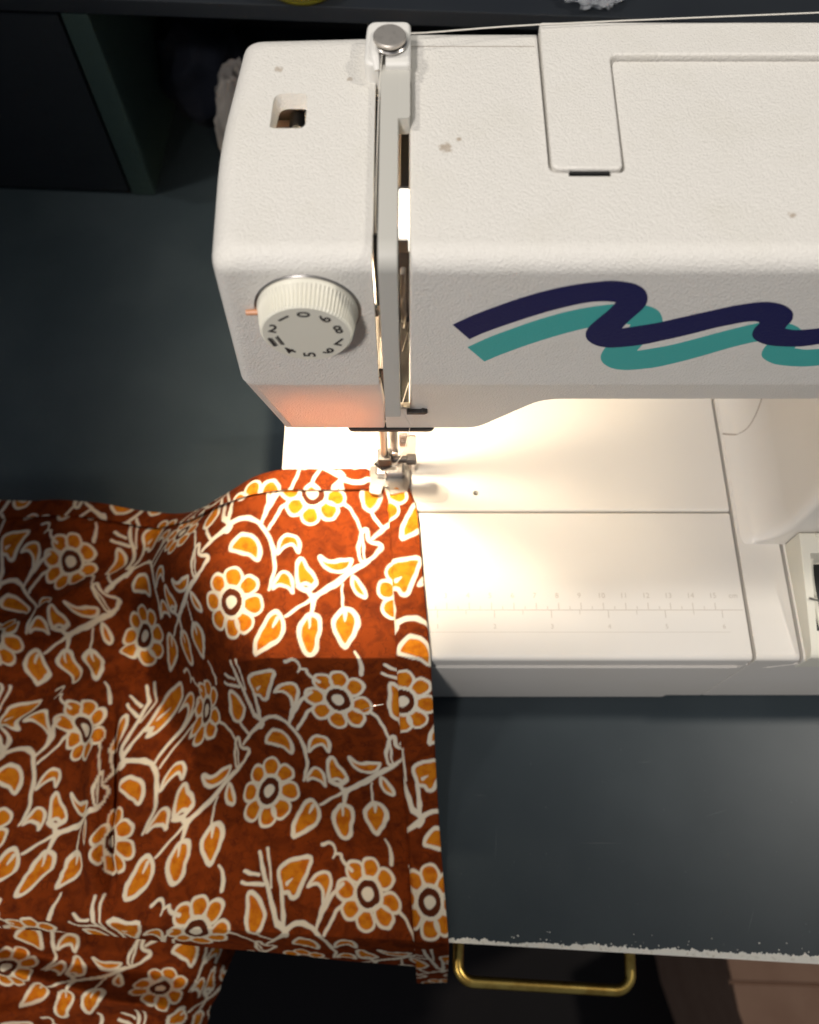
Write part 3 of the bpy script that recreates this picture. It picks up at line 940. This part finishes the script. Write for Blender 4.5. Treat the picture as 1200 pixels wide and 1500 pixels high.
def draw_repeat():
    gu, gv = np.meshgrid((np.arange(NU) + .5) / NU, (np.arange(NV) + .5) / NV, indexing='ij')
    X = MZ[0, 0] * gu + MZ[0, 1] * gv        # drawing coordinates inside the cell
    Y = MZ[1, 0] * gu + MZ[1, 1] * gv
    # hand-cut block wobble
    wob = np.zeros_like(X)
    rs = np.random.RandomState(3)
    wx = np.zeros_like(X)
    wy = np.zeros_like(X)
    for k in range(14):
        fu, fv = rs.randint(-14, 15), rs.randint(-14, 15)
        ph = rs.rand() * 6.28
        wx += np.sin(2 * np.pi * (fu * gu + fv * gv) + ph)
        wy += np.cos(2 * np.pi * (fv * gu - fu * gv) + ph)
    Xw, Yw = X + wx * .5, Y + wy * .5
    white = np.full(X.shape, 1e3)
    fill = np.full(X.shape, 1e3)             # mustard
    brown = np.full(X.shape, 1e3)

    def copies(cx, cy, ext):
        for i in range(-2, 3):
            for j in range(-2, 3):
                yield MZ[0, 0] * i + MZ[0, 1] * j, MZ[1, 0] * i + MZ[1, 1] * j

    def window(x0, y0, x1, y1):
        m = (Xw > x0) & (Xw < x1) & (Yw > y0) & (Yw < y1)
        return m if m.any() else None

    def segd(px, py, a, b):
        ax, ay = a
        bx, by = b
        dx, dy = bx - ax, by - ay
        L2 = dx * dx + dy * dy + 1e-9
        t = np.clip(((px - ax) * dx + (py - ay) * dy) / L2, 0, 1)
        return np.hypot(px - ax - t * dx, py - ay - t * dy), t

    def stroke(pts, w0, w1=None, arr=None):
        arr = white if arr is None else arr
        w1 = w0 if w1 is None else w1
        P = [(p.x, p.y) for p in smooth_path([(x, y, 0) for x, y in pts], 4)]
        n = len(P) - 1
        for ox, oy in copies(0, 0, 0):
            xs = [p[0] + ox for p in P]
            ys = [p[1] + oy for p in P]
            m = window(min(xs) - 30, min(ys) - 30, max(xs) + 30, max(ys) + 30)
            if m is None:
                continue
            px, py = Xw[m], Yw[m]
            cur = arr[m]
            for k in range(n):
                d, t = segd(px, py, (xs[k], ys[k]), (xs[k + 1], ys[k + 1]))
                cur = np.minimum(cur, d - (w0 + (w1 - w0) * (k + t) / n) * .41)
            arr[m] = cur

    def shape(pts, ow=13, filled=True, shrink=.93):
        gx = sum(p[0] for p in pts) / len(pts)
        gy = sum(p[1] for p in pts) / len(pts)
        pts = [(gx + (p[0] - gx) * shrink, gy + (p[1] - gy) * shrink) for p in pts]
        P = [(p.x, p.y) for p in smooth_path([(x, y, 0) for x, y in pts], 4, closed=True)]
        n = len(P)
        for ox, oy in copies(0, 0, 0):
            xs = [p[0] + ox for p in P]
            ys = [p[1] + oy for p in P]
            m = window(min(xs) - 20, min(ys) - 20, max(xs) + 20, max(ys) + 20)
            if m is None:
                continue
            px, py = Xw[m], Yw[m]
            d = np.full(px.shape, 1e3)
            ins = np.zeros(px.shape, bool)
            for k in range(n):
                x1, y1, x2, y2 = xs[k], ys[k], xs[(k + 1) % n], ys[(k + 1) % n]
                dd, _ = segd(px, py, (x1, y1), (x2, y2))
                d = np.minimum(d, dd)
                c = (y1 > py) != (y2 > py)
                with np.errstate(divide='ignore', invalid='ignore'):
                    ins ^= c & (px < (x2 - x1) * (py - y1) / (y2 - y1 + 1e-12) + x1)
            sd = np.where(ins, -d, d)
            white[m] = np.minimum(white[m], d - ow * .47)
            if filled:
                fill[m] = np.minimum(fill[m], sd)

    def flower(cx, cy, n, seed):
        r_ = random.Random(seed)
        for k in range(n):
            a = 2 * math.pi * (k + .1) / n + r_.uniform(-.06, .06)
            c, s = math.cos(a), math.sin(a)
            Lp = r_.uniform(.94, 1.06)
            wd = .96 * math.pi * 86 / n * r_.uniform(.95, 1.05)
            pts = []
            for e in range(10):
                t = 2 * math.pi * e / 10
                u = 84 + 35 * Lp * math.cos(t)
                v = wd * math.sin(t) * (1 + .12 * math.cos(t))
                pts.append((cx + c * u - s * v, cy + s * u + c * v))
            shape(pts, 11, shrink=1)
        for ox, oy in copies(0, 0, 0):
            m = window(cx + ox - 70, cy + oy - 70, cx + ox + 70, cy + oy + 70)
            if m is None:
                continue
            d = np.hypot(Xw[m] - cx - ox, (Yw[m] - cy - oy) * .95)
            white[m] = np.minimum(white[m], np.abs(d - 50) - 7)
            brown[m] = np.minimum(brown[m], d - 45)
            fill[m] = np.where(d < 50, 1e3, fill[m])
            white[m] = np.where(d < 43, d - 21, white[m])

    # flower with curls, double stems and the looping main stem
    stroke([(728, 52), (752, 46), (772, 58), (778, 78), (768, 96)], 15, 10)
    stroke([(776, 82), (800, 84), (806, 104), (838, 132)], 14, 16)
    stroke([(972, 8), (990, 40), (994, 92)], 8, 20)
    stroke([(1022, 238), (1048, 262), (1070, 300), (1086, 340), (1094, 400), (1102, 440)], 15, 9)
    stroke([(808, 182), (772, 215), (742, 262), (715, 322)], 15)
    stroke([(818, 238), (786, 272), (762, 312), (744, 345)], 14)
    stroke([(588, 330), (620, 312), (662, 306), (705, 325), (742, 372), (764, 430), (770, 490), (762, 530), (752, 562)], 24, 12)
    stroke([(560, 300), (590, 330), (580, 350)], 26, 30)
    shape([(775, 438), (782, 398), (806, 366), (842, 366), (860, 396), (858, 428), (838, 406), (806, 408)], 12)
    shape([(764, 560), (778, 522), (802, 500), (834, 516), (842, 574), (818, 552), (792, 546)], 12)
    shape([(592, 420), (622, 372), (650, 360), (696, 382), (716, 432), (708, 462), (662, 440), (622, 432)], 15)
    shape([(558, 128), (604, 104), (690, 94), (664, 160), (640, 222), (614, 230), (598, 212), (572, 202)], 15)
    stroke([(596, 180), (612, 168)], 18, 6)
    stroke([(572, 200), (580, 250), (584, 330)], 18, 20)
    shape([(672, 190), (702, 152), (742, 142), (764, 170), (756, 222), (738, 250), (736, 206), (708, 182)], 13)
    stroke([(738, 250), (722, 300)], 14, 14)
    shape([(446, 175), (488, 208), (512, 262), (496, 300), (474, 326), (446, 310), (440, 250)], 14)
    stroke([(474, 326), (488, 350), (514, 376)], 14, 14)
    stroke([(485, 55), (500, 130), (530, 210), (556, 300)], 15, 22)
    stroke([(518, 52), (526, 120), (532, 180)], 13, 9)
    stroke([(426, 108), (452, 122), (480, 130)], 12, 15)
    stroke([(416, 142), (450, 155), (500, 164)], 13, 15)
    # second flower below the loop
    flower(612, 608, 8, 5)
    # branch
    stroke([(585, 340), (540, 368), (505, 398), (478, 420)], 24, 14)
    shape([(428, 505), (424, 440), (440, 396), (456, 386), (466, 430), (512, 446), (492, 482), (462, 508)], 14, False)
    stroke([(466, 505), (430, 525), (396, 548), (330, 600), (268, 644)], 18, 26)
    stroke([(252, 652), (210, 682), (164, 712)], 14, 10)
    stroke([(268, 640), (262, 664), (258, 700)], 30, 14)
    shape([(278, 496), (314, 516), (362, 508), (402, 500), (394, 534), (352, 552), (300, 538)], 13)
    shape([(402, 560), (438, 592), (456, 632), (430, 628), (406, 598)], 12)
    shape([(210, 504), (240, 536), (276, 588), (262, 606), (236, 596), (208, 604), (198, 572)], 13)
    stroke([(210, 606), (240, 620), (268, 596)], 22, 22)
    stroke([(240, 618), (262, 646)], 24, 20)
    shape([(128, 694), (156, 720), (164, 764), (144, 796), (60, 842), (66, 790), (88, 740)], 15)
    stroke([(136, 720), (124, 752)], 16, 6)
    shape([(238, 704), (272, 700), (292, 724), (286, 782), (268, 836), (232, 826), (214, 760)], 16)
    stroke([(252, 712), (252, 748)], 18, 6)
    shape([(378, 672), (416, 690), (424, 734), (406, 770), (376, 806), (346, 766), (334, 712)], 17)
    stroke([(378, 680), (378, 716)], 22, 6)
    stroke([(368, 590), (366, 630), (372, 672)], 9, 10)
    flower(905, 205, 8, 2)
    flower(612, 608, 8, 5)
    return white, fill, brown


W_, F_, B_ = draw_repeat()


def sstep(e0, e1, x):
    t = np.clip((x - e0) / (e1 - e0), 0, 1)
    return t * t * (3 - 2 * t)


CELL = np.stack([1 - sstep(-1.5, 2.5, W_), 1 - sstep(-2, 2, F_), 1 - sstep(-2, 2, B_)], axis=-1)
# petals are dyed unevenly: deeper rust towards one side of each leaf
UNEV = np.clip((F_ + 9) / 9.0, 0, 1)
AZ = np.array([905., 205.])
LM = np.stack([LA, LBv], axis=1)
LMI = np.linalg.inv(LM)
A0 = np.array([-4.2, 7.4])


def print_rgb(u, v):
    """u to the right, v towards the hem, in cm along the cloth -> rgb"""
    g = (np.stack([u - A0[0], v - A0[1]], axis=-1) @ LMI.T)
    gz = MZI @ AZ
    g = (g + gz) % 1.0
    x = g[..., 0] * NU - .5
    y = g[..., 1] * NV - .5
    i0 = np.floor(x).astype(int)
    j0 = np.floor(y).astype(int)
    fx = (x - i0)[..., None]
    fy = (y - j0)[..., None]
    i1, j1 = (i0 + 1) % NU, (j0 + 1) % NV
    i0 %= NU
    j0 %= NV
    c = (CELL[i0, j0] * (1 - fx) + CELL[i1, j0] * fx) * (1 - fy) + (CELL[i0, j1] * (1 - fx) + CELL[i1, j1] * fx) * fy
    return c


def height(x, y):
    BX, BY, BZ = -6.05, 8.97, 7.8
    dy = np.maximum(0, BY - y)
    s1 = -(x + 9.3) * .83 - (y - 12) * .55
    s2 = (y - 15.6) * .6 - (x + 9.6) * .8
    s = np.log(np.exp(s1 / .8) + np.exp(s2 / .8)) * .8
    st = np.clip((s + 1.1) / 6.0, 0, 1)
    st = st * st * (3 - 2 * st)
    pl = 1 - .84 * st - .10 * np.clip((s - 3) / 7, 0, 1) - .02 * np.clip(BX - x, 0, 3)
    tf = np.clip(dy / 8.5, 0, 1)
    p = np.maximum(pl, 0) * (1 - tf) ** 1.5
    z = .45 + (BZ - .45 + .12) * p
    off = np.clip(np.maximum(st * 1.2, tf * 3), 0, 1)
    z = z + off * (.24 * np.sin(x * .9 + .35 * y + .6 * np.sin(y * .5)) + .12 * np.sin(.55 * x - .8 * y + 1.0) + .05 * np.sin(2.1 * x + .9 * y))
    z = z + gauss_line(x, y, -8.5, 8.0, -15, 1.0, .9, .8, 2)
    z = z + gauss_line(x, y, -14.5, 15, -23, 10.5, 1.1, 1.6, 2)
    z = z + gauss_line(x, y, -13.5, 11.0, -22, 5.5, .8, 1.0, 2)
    z = z - gauss_line(x, y, -15.0, 7.5, -14.1, -.5, .28, .75, 1.2)
    z = z + gauss_line(x, y, -15.7, 7.5, -14.9, -.5, .55, .75, 1.2)
    z = z + gauss_line(x, y, -12, 17.5, -24, 17, 1.6, .5, 2)
    z = z + .10 * np.exp(-((x + 4.2 - .12 * (y - 9)) / .35) ** 2) * np.clip((16.5 - y) / 2, 0, 1) * np.clip((y - 9) / 2, 0, 1)
    z = np.maximum(z, .12)
    e = yedge(x) - y
    z = np.where(e > 0, z - 2.6 * np.maximum(e, 0) ** 1.25, z)
    return z


def yedge(x):
    return -2.53 - 0.0524 * (x - 1.75)


def gauss_line(x, y, ax, ay, bx, by, w, h, end=1.0):
    L = math.hypot(bx - ax, by - ay)
    ux, uy = (bx - ax) / L, (by - ay) / L
    s = (x - ax) * ux + (y - ay) * uy
    d = -(x - ax) * uy + (y - ay) * ux
    m = 1 / (1 + np.exp(-s / end * 4)) / (1 + np.exp((s - L) / end * 4))
    return h * np.exp(-(d / w) ** 2) * m


RO = np.array([.3, 16.3])
VB = np.array([.0768, -.997])
VA = np.array([-.997, -.0768])
_dq = .1
_q = np.arange(-1, 30.05, _dq)
_r = np.arange(-8, 26.05, _dq)
_Q, _R = np.meshgrid(_q, _r, indexing='ij')
_Z = height(RO[0] + VA[0] * _Q + VB[0] * _R, RO[1] + VA[1] * _Q + VB[1] * _R)
_k = int(round((2. + 8) / _dq))
_k0 = int(round(1 / _dq))
_SQ = np.vstack([np.zeros((1, len(_r))), np.cumsum(np.sqrt(1 + (np.diff(_Z, axis=0) / _dq) ** 2) * _dq, axis=0)])
_SQ = _SQ - _SQ[_k0:_k0 + 1]
_SR = np.hstack([np.zeros((len(_q), 1)), np.cumsum(np.sqrt(1 + (np.diff(_Z, axis=1) / _dq) ** 2) * _dq, axis=1)])
_SR = _SR - _SR[:, _k:_k + 1]


def lookup(T, q, r):
    x = np.clip((q + 1) / _dq, 0, len(_q) - 1.001)
    y = np.clip((r + 8) / _dq, 0, len(_r) - 1.001)
    i, j = x.astype(int), y.astype(int)
    fx, fy = x - i, y - j
    return (T[i, j] * (1 - fx) + T[i + 1, j] * fx) * (1 - fy) + (T[i, j + 1] * (1 - fx) + T[i + 1, j + 1] * fx) * fy


# cloth material: colours come from the print, weave and crackle from noise
fm = bpy.data.materials.new('printed_cotton')
fm.use_nodes = True
nt = fm.node_tree
bs = nt.nodes['Principled BSDF']
bs.inputs['Roughness'].default_value = 0.85
bs.inputs['Specular IOR Level'].default_value = 0.10
bs.inputs['Sheen Weight'].default_value = 0.0
at = nt.nodes.new('ShaderNodeAttribute')
at.attribute_name = 'print'
sep = nt.nodes.new('ShaderNodeSeparateColor')
nt.links.new(at.outputs['Color'], sep.inputs[0])
tc = nt.nodes.new('ShaderNodeTexCoord')


def noise_fac(scale, detail, lo, hi, dist=0.0, a=0.0, b=1.0):
    n = nt.nodes.new('ShaderNodeTexNoise')
    n.inputs['Scale'].default_value = scale
    n.inputs['Detail'].default_value = detail
    n.inputs['Distortion'].default_value = dist
    nt.links.new(tc.outputs['Object'], n.inputs['Vector'])
    mr = nt.nodes.new('ShaderNodeMapRange')
    mr.inputs[1].default_value = lo
    mr.inputs[2].default_value = hi
    mr.inputs[3].default_value = a
    mr.inputs[4].default_value = b
    nt.links.new(n.outputs['Fac'], mr.inputs[0])
    return mr.outputs[0]


def mix(fac, a, b):
    mx = nt.nodes.new('ShaderNodeMix')
    mx.data_type = 'RGBA'
    for s, v in (('Factor', fac), ('A', a), ('B', b)):
        if isinstance(v, tuple):
            mx.inputs[s].default_value = (*v, 1)
        elif isinstance(v, float):
            mx.inputs[s].default_value = v
        else:
            nt.links.new(v, mx.inputs[s])
    return mx.outputs['Result']


ground = mix(noise_fac(160, 6, .42, .66, .6), (.172, .0285, .0030), (.096, .0150, .0020))
# fine dark crackle of the dye
vo = nt.nodes.new('ShaderNodeTexVoronoi')
vo.feature = 'DISTANCE_TO_EDGE'
vo.inputs['Scale'].default_value = 330
nt.links.new(tc.outputs['Object'], vo.inputs['Vector'])
cr = nt.nodes.new('ShaderNodeMapRange')
cr.inputs[1].default_value = 0.02
cr.inputs[2].default_value = 0.10
cr.inputs[3].default_value = 1
cr.inputs[4].default_value = 0
nt.links.new(vo.outputs['Distance'], cr.inputs[0])
cm_ = nt.nodes.new('ShaderNodeMath')
cm_.operation = 'MULTIPLY'
nt.links.new(cr.outputs[0], cm_.inputs[0])
nt.links.new(noise_fac(240, 4, .5, .62, 0, 0, .55), cm_.inputs[1])
ground = mix(cm_.outputs[0], ground, (.05, .007, .003))
must = mix(noise_fac(260, 3, .44, .66), (.57, .185, .008), (.45, .110, .006))
col_ = mix(sep.outputs[1], ground, must)
col_ = mix(sep.outputs[2], col_, (.085, .018, .006))
col_ = mix(sep.outputs[0], col_, (.74, .66, .52))
nt.links.new(col_, bs.inputs['Base Color'])
wv = nt.nodes.new('ShaderNodeTexNoise')
wv.inputs['Scale'].default_value = 1500
nt.links.new(tc.outputs['Object'], wv.inputs['Vector'])
bpn = nt.nodes.new('ShaderNodeBump')
bpn.inputs['Strength'].default_value = 0.3
bpn.inputs['Distance'].default_value = 0.01 * S
nt.links.new(wv.outputs['Fac'], bpn.inputs['Height'])
cn = nt.nodes.new('ShaderNodeTexNoise')
cn.inputs['Scale'].default_value = 70
cn.inputs['Detail'].default_value = 2
cn.inputs['Distortion'].default_value = 0.8
nt.links.new(tc.outputs['Object'], cn.inputs['Vector'])
bp2 = nt.nodes.new('ShaderNodeBump')
bp2.inputs['Strength'].default_value = 0.35
bp2.inputs['Distance'].default_value = 0.16 * S
nt.links.new(cn.outputs['Fac'], bp2.inputs['Height'])
nt.links.new(bpn.outputs['Normal'], bp2.inputs['Normal'])
nt.links.new(bp2.outputs['Normal'], bs.inputs['Normal'])


def sheet(name, P, U, V, parent, base):
    """grid P (n,m,3) in cm with cloth coordinates U,V -> one mesh carrying the print"""
    n, m = P.shape[:2]
    me = bpy.data.meshes.new(name)
    me.vertices.add(n * m)
    me.vertices.foreach_set('co', ((P - np.array(base)) * S).astype(np.float32).ravel())
    i, j = np.meshgrid(np.arange(n - 1), np.arange(m - 1), indexing='ij')
    k = (i * m + j).ravel()
    f = np.stack([k, k + m, k + m + 1, k + 1], axis=1)
    me.loops.add(f.size)
    me.loops.foreach_set('vertex_index', f.ravel().astype(np.int32))
    me.polygons.add(len(f))
    me.polygons.foreach_set('loop_start', np.arange(0, f.size, 4, dtype=np.int32))
    at_ = me.attributes.new('print', 'FLOAT_COLOR', 'POINT')
    c = print_rgb(U, V).reshape(-1, 3)
    at_.data.foreach_set('color', np.hstack([c, np.ones((len(c), 1))]).astype(np.float32).ravel())
    me.update()
    me.validate()
    me.shade_smooth()
    me.materials.append(fm)
    o = bpy.data.objects.new(name, me)
    C.objects.link(o)
    o.parent = parent
    o.location = Vector(base) * S - total_loc(parent)
    return o


FB = (-10, 6, 0)
fab = thing('fabric', 'rust orange cotton fabric printed with mustard flowers, under the presser foot', 'fabric', FB)


def ytop(x):
    xs = [-26, -22.0, -17.4, -12.3, -10.2, -8.6, -7.2, -6.0, -1.9, -1.5, -.9, .5]
    ysv = [20.1, 19.9, 19.6, 18.35, 17.9, 17.75, 17.95, 18.08, 18.12, 17.4, 17.0, 16.2]
    return np.interp(x, xs, ysv)


def ybot(x):
    # how far the cloth reaches over the desk edge
    xs = [-26, -19, -15, -12, -9.5, -6.5, -4, 0, 2.2]
    d = [.55, .55, .6, .75, .95, 1.05, 1.15, 1.35, 1.55]
    return yedge(x) - np.interp(x, xs, d)


NQ, NR_ = 520, 520
qv = np.linspace(0.0, 25.5, NQ)
rv = np.linspace(0, 1, NR_)
Qg = np.repeat(qv[:, None], NR_, 1)
# find r for top and bottom on each column by stepping
rt = np.zeros(NQ)
rb = np.zeros(NQ)
rr = np.arange(-6, 24, .02)
for i, q in enumerate(qv):
    x = RO[0] + VA[0] * q + VB[0] * rr
    y = RO[1] + VA[1] * q + VB[1] * rr
    rt[i] = rr[np.argmax(y < ytop(x))]
    rb[i] = rr[np.argmax(y < ybot(x))]
kern = np.ones(9) / 9
rt = np.convolve(np.pad(rt, 4, 'edge'), kern, 'valid')
rb = np.convolve(np.pad(rb, 4, 'edge'), kern, 'valid')
Rg = rt[:, None] + (rb - rt)[:, None] * rv[None]
Xg = RO[0] + VA[0] * Qg + VB[0] * Rg
Yg = RO[1] + VA[1] * Qg + VB[1] * Rg
Zg = height(Xg, Yg)
# lift under the presser foot stays thin; the free edge curls down a little
Ug, Vg = -lookup(_SQ, Qg, Rg), lookup(_SR, Qg, Rg)
sheet('cloth', np.stack([Xg, Yg, Zg], -1), Ug, Vg, fab, FB)

# folded hem along the right edge (sewn strip), another stretch of the print turned over
NW = 44
wq = np.linspace(-0.03, 1.0, NW)
rsel = np.linspace(-1.05, 21.2, 460)
wid = np.interp(rsel, [-1.2, 0.2, 9, 21], [0.75, 1.32, 1.50, 1.55])
q_off = np.interp(rsel, [-1.2, -0.3, .5], [.35, .12, -.02])
Qh = q_off[None] + wq[:, None] * wid[None]
Rh = np.repeat(rsel[None], NW, 0)
Xh = RO[0] + VA[0] * Qh + VB[0] * Rh
Yh = RO[1] + VA[1] * Qh + VB[1] * Rh
prof = .15 + .10 * np.clip(np.sin(np.clip(wq, 0, 1) * np.pi), 0, 1) ** .35
prof[0] = -.05
prof[-1] = .01
prof[-2] = .07
hz = height(np.maximum(Xh, -99), Yh) + prof[:, None] + .03 * np.sin(Rh * 1.1 + Qh)
sheet('side_hem', np.stack([Xh, Yh, hz], -1), -lookup(_SQ, Qh, Rh) + 1.3 + .0 * Rh, lookup(_SR, Qh, Rh) + 5.05, fab, FB)

# folded hem along the top edge
NW = 40
qs = np.linspace(1.95, 25.5, 520)
wv_ = np.linspace(-.02, 1, NW)
rts = np.interp(qs, qv, rt)
Qt = np.repeat(qs[:, None], NW, 1)
tw = np.interp(qs, [1.9, 6, 9.5, 11, 14, 25], [1.12, 1.12, 1.0, 1.0, 1.05, 1.2])
Rt = rts[:, None] + wv_[None] * tw[:, None]
Xt = RO[0] + VA[0] * Qt + VB[0] * Rt
Yt = RO[1] + VA[1] * Qt + VB[1] * Rt
pt = .08 + .13 * np.clip(np.sin(np.clip(wv_, 0, 1) * np.pi * .93), 0, 1) ** .4
pt[0] = -.03
gap = .05 * np.sin(Qt * 1.3) + .10 * np.exp(-((Qt - 9.2) / 1.2) ** 2)
hz = height(Xt, Yt) + pt[None] + np.maximum(0, gap) * wv_[None] + .04
hz[:, -1] -= .05
sheet('top_hem', np.stack([Xt, Yt, hz], -1), -lookup(_SQ, Qt, Rt) + 3.3, 9.4 - (lookup(_SR, Qt, Rt) - lookup(_SR, qs, rts)[:, None]) + 0 * Qt, fab, FB)

# lower fall of the cloth in front of the desk edge
nx, ny = 330, 240
sx_ = np.linspace(0, 1, nx)
sy_ = np.linspace(0, 1, ny)
SX, SY = np.meshgrid(sx_, sy_, indexing='ij')
xr = np.interp(SY, [0, .3, 1], [-9.0, -10.2, -12.5])
XL = -27 + (xr + 27) * SX
YL = yedge(XL) - .35 - 9.5 * SY
ZL = -2.6 - 3.2 * SY - 2.0 * SX * (1 - SY) \
    + .95 * np.exp(-((YL + 4.0 + .22 * (XL + 20)) / .42) ** 2) - .8 * np.exp(-((YL + 3.2 + .20 * (XL + 20)) / .5) ** 2) \
    + .22 * np.sin(XL * .8 + YL * .9) + .7 * np.exp(-((YL + 5.6 - .10 * (XL + 16)) / .5) ** 2) \
    - 3.0 * np.clip((SX - .88) / .12, 0, 1) ** 2
PF = np.stack([XL, YL, ZL], -1)
UL = -26.0 + np.vstack([np.zeros((1, ny)), np.cumsum(np.linalg.norm(np.diff(PF, axis=0), axis=2), axis=0)]) + 3.0
VL = 19.0 + np.hstack([np.zeros((nx, 1)), np.cumsum(np.linalg.norm(np.diff(PF, axis=1), axis=2), axis=1)])
UL = UL[:, :1] + 0 * UL
sheet('hanging_fall', PF, UL, VL, fab, FB)

# ================================================================== THREAD
T = TOPZ
path = smooth_path([(-0.77, 21.6, T + .7), (-0.77, 21.1, T + .62), (-0.84, 20.2, T + .25), (-0.88, 18.4, T - .1), (-0.9, 16.4, T - .25), (-0.9, 15.3, T - 1.2)], 8)
bm = tube(path, 0.016, 6)
path = smooth_path([(-0.35, 21.9, T + .85), (0.1, 22.1, T + .52), (3.8, 22.72, T + .33), (12, 23.05, T + .46), (20, 23.3, T + .6)], 6)
bm = tube(path, 0.017, 6, bm=bm)
path = smooth_path([(-0.9, 15.0, 24.6), (-0.86, 14.95, 24.0), (-0.83, 14.95, 22.8), (-0.80, 14.95, 22.0), (-0.72, 15.0, 22.6), (-0.74, 15.05, 23.6), (-0.86, 15.0, 24.3), (-0.9, 15.05, 23.0), (-0.82, 15.2, 21.5)], 8)
bm = tube(path, 0.018, 6, bm=bm)
bm = tube([(-0.06, 14.9, 23.5), (-0.22, 15.0, 22.4)], 0.012, 6, bm=bm)
bm = tube([(-0.03, 15.0, 20.6), (-0.24, 15.0, 19.3)], 0.014, 6, bm=bm)
bm = tube(smooth_path([(-0.28, 14.6, 19.6), (-0.12, 14.75, 18.7), (0.02, 15.1, 17.6), (0.0, 15.6, 16.4), (-0.1, 16.1, 14.6), (-0.25, 16.6, 12.6), (-0.6, 17.1, 10.6), (-0.95, 17.35, 9.8), (NX, 17.42, 9.2), (NX + .03, 17.44, 8.5)], 8), 0.014, 6, bm=bm)
th = obj('thread', bm, M['thread'], base=(0, 20, T))
tag(th, 'thin white sewing thread running along the arm and down to the needle', 'thread')
bm = tube(smooth_path([(-1.15, 7.2, 6.75), (-1.6, 7.1, 6.8), (-2.1, 6.95, 6.7)], 5), 0.02, 6)
th2 = obj('pin', bm, M['steel'], base=(-1.6, 7.1, 6.7))
tag(th2, 'short pale pin stuck in the fabric beside its right hem', 'pin')

# ================================================================== SMALL THINGS BEHIND
def crumple(name, m, center, size, seed, sub=4, amp=.35, freq=1.1):
    own = bmesh.new()
    bmesh.ops.create_icosphere(own, subdivisions=sub, radius=1)
    for v_ in own.verts:
        p = v_.co.copy()
        q = p * freq + Vector((seed, seed * 2, 0))
        d = 1 + amp * (1 - 2 * abs(noise.noise(q * 1.4))) + amp * .5 * (1 - 2 * abs(noise.noise(q * 3.1)))
        v_.co = Vector((p.x * size[0], p.y * size[1], p.z * size[2])) * d
        v_.co += Vector(center)
    mn = min(v_.co.z for v_ in own.verts)
    for v_ in own.verts:
        v_.co.z = max(.03, v_.co.z)
    return obj(name, own, m, base=(center[0], center[1], 0), smooth=60)


o = crumple('cotton_rag', M['rag'], (-9.9, 43.6, 4.2), (1.7, 1.5, 4.0), 3.1, 5, .28, 1.0)
tag(o, 'crumpled off white rag in the dark shelf behind the machine head', 'rag')
o = crumple('cloth_pouch', M['pouch'], (-14.2, 51.5, 2.9), (2.6, 3.0, 3.2), 7.7, 4, .2, .9)
tag(o, 'dark navy cloth pouch in the shelf, left of the white rag', 'pouch')

dish = thing('glass_dish', 'small glass dish of yellow wax at the edge of the top shelf', 'dish', (-5.6, 42.9, 14.12))
bm = lathe([(0.0, .0), (1.7, .0), (2.0, .12), (2.15, .5), (2.25, 1.6), (2.12, 1.6), (2.02, .55), (1.8, .3), (0.0, .28)], (-5.6, 43.95, 14.12), n=56)
obj('bowl', bm, M['dish'], dish, (-5.6, 43.95, 14.12), 50)
bm = lathe([(0.0, .30), (1.75, .32), (1.98, .6), (2.0, 1.1), (0, 1.15)], (-5.6, 43.95, 14.12), n=48)
obj('wax', bm, M['wax'], dish, (-5.6, 43.95, 14.12), 50)

own = bmesh.new()
bmesh.ops.create_icosphere(own, subdivisions=4, radius=1)
for v_ in own.verts:
    p = v_.co.copy()
    d = 1 + .55 * (1 - 2 * abs(noise.noise(p * 2.3 + Vector((5, 1, 2))))) + .25 * noise.noise(p * 5)
    v_.co = Vector((9.6 + p.x * 1.25 * d, 43.4 + p.y * 1.4 * d, 14.15 + max(0, .55 + p.z * .7 * d)))
o = obj('plastic_bag', own, M['bag'], base=(9.6, 43.4, 14.15), smooth=15)
tag(o, 'crumpled clear plastic bag on the top shelf behind the machine', 'bag')
